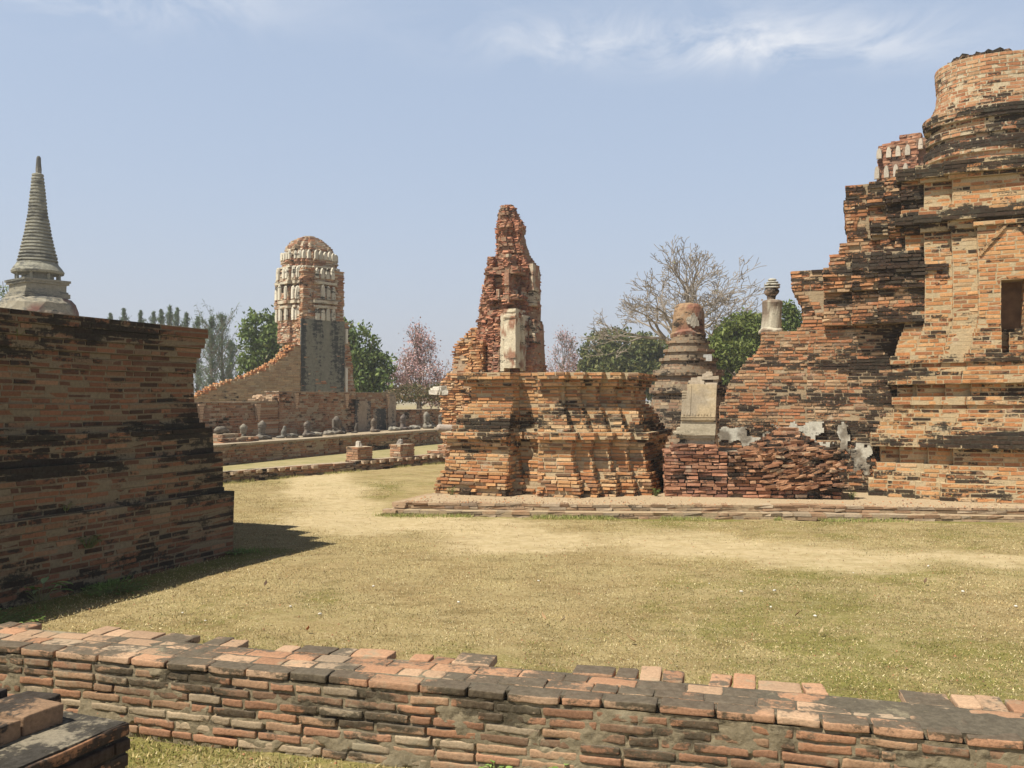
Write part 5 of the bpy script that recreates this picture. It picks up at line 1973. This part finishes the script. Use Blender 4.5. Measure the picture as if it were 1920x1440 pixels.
def wb(px, py, Y, rx, rz, ry=None):
    x, y, z = W(px, py, Y)
    k_ = Y / 1650
    return (x, y, z, rx * k_, (ry or rx) * k_, rz * k_)


GREEN = [(0.10, 0.15, 0.04), (0.14, 0.195, 0.06), (0.19, 0.235, 0.08), (0.07, 0.11, 0.035)]
OLIVE = [(0.11, 0.135, 0.045), (0.155, 0.17, 0.06), (0.19, 0.19, 0.075), (0.08, 0.10, 0.04)]
Yt = 48
leafy_tree("shade_tree", (W(580, 750, Yt)[0], Yt, 0), [wb(488, 625, Yt, 38, 38), wb(520, 640, Yt, 40, 50), wb(480, 668, Yt, 30, 34), wb(640, 640, Yt, 30, 42), wb(665, 655, Yt, 40, 48), wb(690, 690, Yt, 42, 42),
                                                       wb(700, 720, Yt, 38, 32), wb(580, 660, Yt, 60, 60), wb(655, 705, Yt, 45, 40), wb(470, 695, Yt, 20, 22)],
           26000, .24, GREEN, "dense bushy green tree behind the corncob prang", gap=.36, seed=3, nscale=1.1, droop=.8)
Yt = 60
leafy_tree("bushy_tree", (W(1170, 750, Yt)[0], Yt, 0), [wb(1120, 655, Yt, 32, 32), wb(1155, 645, Yt, 36, 28), wb(1200, 655, Yt, 44, 30), wb(1235, 670, Yt, 36, 36), wb(1150, 690, Yt, 60, 40), wb(1225, 710, Yt, 60, 40), wb(1105, 690, Yt, 22, 30)],
           20000, .26, OLIVE, "wide olive green tree between the pink tree and the slender chedi", gap=.36, seed=5, nscale=.9)
leafy_tree("bushy_tree", (W(1385, 750, 42)[0], 42, 0), [wb(1395, 625, 42, 42, 34), wb(1365, 650, 42, 36, 34), wb(1420, 620, 42, 36, 30), wb(1350, 680, 42, 28, 34), wb(1400, 665, 42, 50, 40), wb(1345, 715, 42, 25, 30)],
           16000, .20, [(0.11, 0.15, 0.035), (0.155, 0.195, 0.05), (0.19, 0.22, 0.07)], "bright green tree between the slender chedi and the stepped ruin", gap=.34, seed=7, nscale=1.3)
leafy_tree("sparse_tree", (W(1475, 750, 36)[0], 36, 0), [wb(1478, 590, 36, 16, 22), wb(1490, 610, 36, 18, 24), wb(1470, 625, 36, 18, 20)],
           2600, .14, GREEN, "sparse wispy tree showing just right of the small white chedi stub", gap=.45, seed=9, nscale=2, trunk_r=.08)
leafy_tree("scrub_tree", (W(20, 750, 52)[0], 52, 0), [wb(6, 545, 52, 12, 14), wb(2, 570, 52, 14, 18)], 260, .16, GREEN, "thin scrub twig tree at the far left edge beside the grey chedi", gap=.4, seed=10, nscale=2, trunk_r=.05)
leafy_tree("low_hedge_tree", (W(780, 750, 40)[0], 40, 0), [wb(770, 738, 40, 45, 16), wb(830, 735, 40, 40, 18)], 4000, .12, [(0.16, 0.12, 0.07), (0.2, 0.15, 0.09), (.11, .12, .05)],
           "low brownish bushy tree behind the gallery wall by the pink tree", gap=.4, seed=14, nscale=2, trunk_r=.06)


# feathery casuarinas
def casuarina(px, ytop, Y, wpx, seed, label):
    rng = np.random.default_rng(seed)
    x, y, zt = W(px, ytop, Y)
    k_ = Y / 1650
    R0 = wpx * k_ / 2
    root = empty("casuarina", (x, y, 0))
    segs, P = [(x, y, 0, x, y, zt * .6, .16, .09), (x, y, zt * .6, x + .1, y, zt, .09, .015)]
    segs, P = [(x, y, 0, x, y, zt * .6, .16, .09), (x, y, zt * .6, x + .1, y, zt, .09, .015)], []
    nb = 95
    for i in range(nb):
        f = .12 + .88 * (i / nb)
        z = zt * f
        a = rng.random() * math.tau
        R = R0 * min(1, (1.0 - f) * 4.6) * rng.uniform(.2, 1.25)
        e = (x + math.cos(a) * R, y + math.sin(a) * R, z + R * rng.uniform(.9, 1.9))
        segs.append((x, y, z, *e, .03, .008))
        tt = rng.random(40) ** .7
        Q = np.c_[x + (e[0] - x) * tt, y + (e[1] - y) * tt, z + (e[2] - z) * tt]
        Q += rng.normal(0, .05 + R * .07, Q.shape)
        P.append(Q)
    P = np.concatenate(P)
    V, F, C = leaves(P, .26, [(0.11, 0.155, 0.085), (0.14, 0.19, 0.11), (0.085, 0.125, 0.07)], rng, .16, -.9)
    child_mesh("crown", V, F, M_LEAF, root, attrs={'bcol': C})
    V, F = tubes(segs, 5)
    child_mesh("trunk", V, F, M_BARK, root)
    tag(root, label, "tree", "feathery casuarinas beyond the left monument")


CAS = [(207, 588, 75, 26, "casuarina tip nearest the grey chedi, barely above the left monument"), (232, 578, 75, 26, "second casuarina tip from the grey chedi, a little taller"),
       (264, 582, 76, 24, "third casuarina tip from the grey chedi above the left monument"), (288, 584, 77, 26, "fourth casuarina tip, just left of the tallest pair"),
       (302, 580, 73, 24, "fifth casuarina tip, leaning against the tallest pair"), (319, 574, 74, 30, "tallest casuarina tip above the middle right of the left monument"),
       (333, 577, 76, 28, "casuarina tip just right of the tallest one"), (350, 586, 75, 26, "casuarina tip above the dark corner of the left monument"),
       (371, 594, 75, 34, "casuarina rising right at the corner of the left monument"), (396, 596, 66, 62, "broad feathery casuarina standing clear of the left monument"),
       (416, 592, 68, 66, "broad feathery casuarina nearest the bushy green tree"), (432, 640, 70, 40, "short casuarina leaning towards the bushy green tree")]
for i, (px, yt, Y, wp, lab) in enumerate(CAS):
    casuarina(px, yt, Y, wp, 200 + i, lab)


# trees grown from forks: the leafless one and the two in pink blossom
def forked_tree(name, px, ytop, Y, ygnd_z, seed, label, trunk_h, depth, ln, spread, ratio, up, bark, blossom=None, nbl=0, bsize=.2, flat=.2, r0=.25, kids=(2, 3), limbs=5, fit=None, minr=.012):
    rnd = random.Random(seed)
    x, y, _ = W(px, 700, Y)
    root = empty(name, (x, y, ygnd_z))
    out, tips = [], []
    p = Vector((x, y, ygnd_z))
    top = p + Vector((0.1, 0, trunk_h))
    out.append((*p, *((p + top) / 2), r0 * 1.15, r0))
    out.append((*((p + top) / 2), *top, r0, r0 * .85))
    for i in range(limbs):
        a = i * math.tau / limbs + rnd.uniform(-.3, .3)
        tilt = rnd.uniform(.75, 1.35)
        d = Vector((math.cos(a) * math.sin(tilt), math.sin(a) * math.sin(tilt), math.cos(tilt)))
        st_ = p + (top - p) * rnd.uniform(.70, 1.0)
        grow(st_, d, ln * rnd.uniform(.85, 1.15), r0 * .5, depth, out, tips, rnd, spread, ratio, up, kids, .16, flat, minr)
    grow(top, Vector((.05, 0, 1)).normalized(), ln * 1.05, r0 * .7, depth, out, tips, rnd, spread * .9, ratio, up, kids, .12, 0, minr)
    S = np.array(out)
    T = np.array([tuple(t) for t in tips])
    if fit:        # uniform growth to the height and half spread the tree has
        zt, half = fit
        zmax = S[:, [2, 5]].max()
        sz = (zt - ygnd_z) / (zmax - ygnd_z)
        sx2 = half / np.percentile(np.abs(S[:, 3] - x), 98.5)
        for c_ in (2, 5):
            S[:, c_] = ygnd_z + (S[:, c_] - ygnd_z) * sz
        for c_, o_ in ((0, x), (3, x), (1, y), (4, y)):
            S[:, c_] = o_ + (S[:, c_] - o_) * sx2
        T[:, 2] = ygnd_z + (T[:, 2] - ygnd_z) * sz
        T[:, 0] = x + (T[:, 0] - x) * sx2
        T[:, 1] = y + (T[:, 1] - y) * sx2
    V, F = tubes(S, 5)
    child_mesh("trunk", V, F, bark, root)
    if blossom:
        rng = np.random.default_rng(seed)
        Q = T[rng.integers(0, len(T), nbl)] + rng.normal(0, .20, (nbl, 3))
        V, F, C = leaves(Q, bsize, blossom, rng, .8, .2)
        child_mesh("crown", V, F, M_LEAF, root, attrs={'bcol': C})
    return tag(root, label, "tree", None)


Y = 46
forked_tree("bare_tree", 1286, 445, Y, 0, 42, "large leafless tree spreading its branches behind the slender chedi", 6.2, 6, 1.7, .55, .80, .09, M_BARK_PALE, flat=.34, r0=.34, limbs=7, kids=(2, 2, 3),
            fit=(EYE + (750 - 446) * Y / 1650, 166 * Y / 1650), minr=.013, blossom=[(.22, .24, .08), (.3, .2, .12)], nbl=120, bsize=.10)
PINK = [(0.56, 0.37, 0.37), (0.50, 0.30, 0.31), (0.60, 0.44, 0.42), (0.30, 0.21, 0.18)]
Y = 50
forked_tree("blossom_tree", 785, 608, Y, 0, 8, "pink flowering tree between the corncob prang and the crumbling spire", 2.2, 5, 1.5, .60, .80, .06, M_BARK, PINK, 8000, .10, .45, .17, limbs=6,
            fit=(EYE + (750 - 610) * Y / 1650, 60 * Y / 1650))
Y = 62
forked_tree("blossom_tree", 1052, 614, Y, 0, 19, "pale pink flowering tree just right of the crumbling spire", 2.4, 5, 1.5, .60, .80, .06, M_BARK, PINK, 3600, .10, .45, .17, limbs=6,
            fit=(EYE + (750 - 616) * Y / 1650, 44 * Y / 1650))

# ------------------------------------------------------------------ small plants, litter
def leafy_plant(name, base, n, lsz, spread, height, cols, label, seed, group=None, bent=.4, wide=.4):
    rng = np.random.default_rng(seed)
    V, F, C = [], [], []
    o = 0
    segs = []
    bx0, by0, bz0 = base
    for i in range(n):
        a = rng.random() * math.tau
        R = spread * rng.random() ** .5
        h = height * rng.uniform(.35, 1)
        p = np.array([bx0 + math.cos(a) * R, by0 + math.sin(a) * R, bz0 + h])
        segs.append((bx0 + math.cos(a) * R * .3, by0 + math.sin(a) * R * .3, bz0 - .01, *p, .0022, .0015))
        L = lsz * rng.uniform(.6, 1.15)
        d = np.array([math.cos(a), math.sin(a), rng.uniform(-bent, bent)])
        d /= np.linalg.norm(d)
        s = np.cross(d, [0, 0, 1])
        s /= np.linalg.norm(s)
        up_ = np.cross(s, d)
        row = []
        for t, w_, lift in ((0, .05, 0), (.25, .8, .05), (.55, 1.0, .06), (.82, .6, .02), (1.0, .04, -.05)):
            for q in (-1, 0, 1):
                row.append(p + d * L * t + s * q * w_ * L * wide * .5 + up_ * L * (lift + (0.05 if q else 0)))
        V += row
        c_ = np.array(cols[rng.integers(0, len(cols))]) * rng.uniform(.8, 1.2)
        C += [c_] * 15
        for r_ in range(4):
            for q in range(2):
                F.append([o + r_ * 3 + q, o + r_ * 3 + q + 1, o + (r_ + 1) * 3 + q + 1, o + (r_ + 1) * 3 + q])
        o += 15
    Vt, Ft = tubes(segs, 4)
    root = empty(name, base)
    child_mesh("leaves", np.array(V), F, M_LEAF, root, attrs={'bcol': np.array(C)}, smooth=True)
    child_mesh("stems", Vt, Ft, plain("stem", (0.12, 0.14, 0.05), (0.2, 0.2, 0.08)), root)
    return tag(root, label, "plant", group)


PG = [(0.16, 0.26, 0.06), (0.22, 0.33, 0.09), (0.12, 0.20, 0.05)]


def lp(t, z, out=.02):
    """point on the court face of the left monument"""
    o_ = prof_left(z)
    q = LF.p(o_ + out, t)
    return (q[0], q[1], z)


leafy_plant("broadleaf_weed", lp(-2.50, 0.02, .10), 20, .13, .16, .14, [(0.14, .24, .06), (.24, .36, .12), (.32, .42, .20)], "broad leaved green weed at the foot of the left monument", 1, wide=.45)
leafy_plant("wall_fern", lp(-2.75, 1.62, .0), 46, .055, .09, .08, [(.08, .14, .04), (.1, .17, .05)], "small fern rooted high in the left monument brickwork", 2, wide=.3)
leafy_plant("wall_weed", lp(-1.95, 0.36, .02), 70, .045, .11, .10, [(.08, .14, .04), (.1, .17, .05)], "dark green weed growing low in the left monument face", 3, wide=.35)
leafy_plant("wall_weed", lp(-2.1, 0.70, .02), 16, .04, .05, .05, [(.08, .14, .04), (.1, .17, .05)], "tiny weed on the lowest ledge of the left monument", 4, wide=.35)
leafy_plant("wall_weed", lp(-2.45, 2.20, .0), 16, .045, .05, .05, [(.07, .11, .035)], "tiny weed under the top cornice of the left monument", 5, wide=.35)
leafy_plant("creeper", lp(-3.1, 0.0, .35), 260, .035, .34, .02, PG, "green creeper patch at the foot of the left monument by the left frame edge", 6, wide=.6)
leafy_plant("creeper", lp(-1.9, 0.0, .30), 160, .035, .30, .02, PG, "thin green creeper spreading in front of the broad leaved weed", 7, wide=.6)
leafy_plant("creeper", lp(-0.05, 0.0, .06), 90, .035, .14, .03, PG, "small green creeper at the far corner of the left monument", 8, wide=.6)
fwp = lambda s, out, z=0.0: (*FW.p(s, -out), z)
leafy_plant("clover_weed", fwp(2.70, .10), 40, .04, .10, .06, [(.16, .26, .06), (.26, .38, .12)], "low green weed clump at the foot of the low wall, left of two", 9, wide=.7)
leafy_plant("clover_weed", fwp(2.97, .10), 36, .04, .08, .09, [(.16, .26, .06), (.26, .38, .12)], "taller green weed clump at the foot of the low wall, right of two", 10, wide=.7)
leafy_plant("ledge_weed", (*SF.p(2.78, .1), PZ), 40, .05, .06, .12, [(.2, .3, .07), (.26, .36, .1)], "bright weed at the slumped right end of the red plinth", 11, wide=.25)
leafy_plant("ledge_weed", (*RF.p(.62, -.80), PZ - .02), 50, .07, .14, .12, [(.34, .32, .10), (.24, .26, .08)], "yellowing weed tuft at the foot of the great chedi", 12, wide=.15)
leafy_plant("ledge_weed", (*CF.p(2.95, .45), PZ), 30, .05, .06, .12, [(.16, .24, .07)], "small green weed in the eroded right foot of the central pedestal", 13, wide=.25)
leafy_plant("ledge_weed", (*CF.p(-.10, -.52), PZ), 30, .05, .06, .12, [(.25, .26, .09)], "small dry weed at the left foot of the central pedestal", 15, wide=.2)


def tuft_strip(name, pts, n, h, cols, label, wid=.07):
    rng = np.random.default_rng(len(label))
    pts = np.array(pts, float)
    t = rng.random(n) * (len(pts) - 1)
    i = t.astype(int)
    f = (t - i)[:, None]
    P = pts[i] * (1 - f) + pts[np.minimum(i + 1, len(pts) - 1)] * f + rng.normal(0, wid, (n, 2))
    C = np.array(cols)[rng.integers(0, len(cols), n)] * (.7 + .6 * rng.random((n, 1)))
    k_ = vn(P, 1.6, 12, 2) > .44
    V, F, C = blades(name, P[k_], h, .009, C[k_], .8)
    tag(mesh_obj(name, V, F, M_BLADE, attrs={'bcol': C}), label, "grass", kind='stuff')


el = lambda x: (x, 12.46 - .085 * x)
tuft_strip("grass_fringe", [el(-1.9), el(0), el(2), el(4), el(6), el(8)], 9000, .045, [(.20, .24, .06), (.28, .30, .09), (.45, .38, .18)], "green grass fringe growing along the foot of the platform edge")
q0, q1 = LF.p(.08, -4.5), LF.p(.08, .1)
tuft_strip("grass_fringe", [q0, (q0 + q1) / 2, q1], 5500, .05, [(.12, .19, .045), (.18, .25, .07)], "lush green grass fringe in the shade along the foot of the left monument", .09)
q0, q1 = FW.p(-1, -.12), FW.p(4.5, -.12)
tuft_strip("grass_fringe", [q0, (q0 + q1) / 2, q1], 2600, .022, [(.2, .2, .07), (.5, .4, .2), (.45, .36, .17)], "mixed dry and green grass fringe on the near side of the low wall", .14)
KP = [KF.p(.1, -2), KF.p(.1, 3), KF.p(.1, 9)]
tuft_strip("grass_fringe", KP, 4000, .06, [(.28, .27, .09), (.4, .36, .15)], "yellow green grass fringe along the foot of the gallery kerb wall", .12)

LEAVES = [(498, 1100, .05, (.10, .06, .04), "small dark fallen leaf on the lawn right of the left monument"), (1020, 1163, .05, (.55, .36, .20), "curled tan fallen leaf in the middle of the lawn"),
          (1184, 1205, .06, (.50, .34, .18), "large curled tan fallen leaf with a dark underside right of centre"), (577, 1186, .05, (.40, .16, .07), "orange brown fallen leaf just behind the low wall"),
          (1055, 1168, .04, (.50, .40, .28), "flat pale fallen leaf beside the curled tan one"), (1495, 1157, .035, (.2, .12, .07), "tiny brown fallen leaf on the right of the lawn"),
          (1735, 1095, .05, (.16, .10, .06), "dark twig like fallen leaf far right on the lawn"), (1540, 1190, .04, (.45, .36, .2), "pale fallen leaf near the low wall on the right")]
for (px, py, sz, c_, lab) in LEAVES:
    Y = EYE * 1650 / (py - 750)
    x = (px - 960) / 1650 * Y
    V, F = [], []
    for i, (t, w_, l_) in enumerate(((0, .05, .0), (.3, .8, .012), (.6, .9, .02), (.85, .5, .03), (1, .05, .045))):
        for q in (-1, 0, 1):
            V.append(((t - .5) * sz, q * w_ * sz * .28, l_ + abs(q) * .010))
    for r_ in range(4):
        for q in range(2):
            F.append([r_ * 3 + q, r_ * 3 + q + 1, (r_ + 1) * 3 + q + 1, (r_ + 1) * 3 + q])
    o = mesh_obj("fallen_leaf", V, F, M_LEAF, attrs={'bcol': np.tile(c_, (len(V), 1))}, smooth=True)
    sd_ = o.modifiers.new("thickness", 'SOLIDIFY')
    sd_.thickness = .0015
    o.location = (x, Y, .004)
    o.rotation_euler = (0, 0, px)
    tag(o, lab, "leaf", "fallen leaves on the lawn")
PEB = [(342, 1150), (385, 1165), (545, 1138), (1390, 1110), (1452, 1108), (1445, 1139), (1528, 1156), (1905, 1138), (1330, 1095), (1010, 1090), (600, 1152), (1740, 1062), (1805, 1110), (700, 1100), (1600, 1075), (860, 1130)]
ico = None
for j, (px, py) in enumerate(PEB):
    Y = EYE * 1650 / (py - 750)
    x = (px - 960) / 1650 * Y
    if ico is None:
        V, F = ellipsoid((0, 0, 0), (.012, .009, .006), 8, 5)
        V = V + (np.c_[vn(V, 60, 1), vn(V, 60, 2), vn(V, 60, 3)] - .5) * .012
        o = mesh_obj("pebble", V, F, plain("pebble", (.55, .52, .46), (.70, .67, .60), 20), smooth=True)
        ico = o
    else:
        o = ico.copy()
        COL.objects.link(o)
    o.location = (x, Y, .004)
    o.rotation_euler = (0, 0, j)
    s_ = random.uniform(.6, 1.4)
    o.scale = (s_, s_, s_)
    tag(o, "small pale pebble lying on the dry lawn", "pebble", "pale pebbles scattered on the lawn")


# scattered grit and litter
def grit(name, P, zb, size, cols, label, seed):
    rng = np.random.default_rng(seed)
    n = len(P)
    T = np.array([(1, 0, 0), (-.5, .87, 0), (-.5, -.87, 0), (0, 0, .9)], float)
    sz = size * (.4 + 1.1 * rng.random((n, 1, 1)) ** 2)
    V = T[None] * sz * (.6 + .8 * rng.random((n, 4, 1)))
    a = rng.random(n) * math.tau
    X = V[:, :, 0] * np.cos(a)[:, None] - V[:, :, 1] * np.sin(a)[:, None] + P[:, None, 0]
    Y_ = V[:, :, 0] * np.sin(a)[:, None] + V[:, :, 1] * np.cos(a)[:, None] + P[:, None, 1]
    Z = V[:, :, 2] + (zb if np.isscalar(zb) else zb[:, None])
    VV = np.stack([X, Y_, Z], 2).reshape(-1, 3)
    b0 = (np.arange(n) * 4)[:, None]
    F = np.concatenate([b0 + np.array([q]) for q in ((0, 1, 3), (1, 2, 3), (2, 0, 3))])
    C = np.array(cols)[rng.integers(0, len(cols), n)]
    tag(mesh_obj(name, VV, F, M_BLADE, attrs={'bcol': np.repeat(C, 4, axis=0)}), label, "litter", kind='stuff')


ng = 9000
yy = 3.0 + RNG.random(ng) ** 1.2 * 12
xx = (RNG.random(ng) - .5) * 2 * (yy * .62 + .3)
GPt = np.c_[xx, yy]
GPt = GPt[yy < 12.2 - .085 * xx]
grit("ground_litter", GPt, -0.004, .007, [(.40, .31, .17), (.26, .17, .09), (.14, .09, .05), (.30, .22, .12), (.35, .17, .09)], "fine grit, bark crumbs and dry leaf litter strewn over the lawn", 5)
u_ = RNG.random((1500, 2))
GPt = PA[None] + pu[None] * (u_[:, :1] * 9.5 + .3) + pn[None] * (.22 + u_[:, 1:] ** 2 * 1.1)
grit("brick_crumbs", GPt, PZ - .006, .014, [(.42, .20, .10), (.36, .26, .16), (.2, .12, .08), (.46, .36, .25)], "crumbled brick bits lying on the platform below the ruins", 6)
#HAZE
# ------------------------------------------------------------------ haze
m = bpy.data.materials.new("haze_air")
m.use_nodes = True
nt_ = m.node_tree
nt_.nodes.clear()
ho = nt_.nodes.new("ShaderNodeOutputMaterial")
pv_ = nt_.nodes.new("ShaderNodeVolumePrincipled")
pv_.inputs['Color'].default_value = (0.93, 0.95, 0.98, 1)
pv_.inputs['Density'].default_value = 0.0013
pv_.inputs['Anisotropy'].default_value = 0.2
nt_.links.new(pv_.outputs[0], ho.inputs['Volume'])
hv = [(x, y, z) for z in (-1.3, 14.0) for (x, y) in ((-1600, -1600), (1600, -1600), (1600, 1600), (-1600, 1600))]
tag(mesh_obj("haze", hv, [[3, 2, 1, 0], [4, 5, 6, 7], [0, 1, 5, 4], [1, 2, 6, 5], [2, 3, 7, 6], [3, 0, 4, 7]], m), kind='stuff')
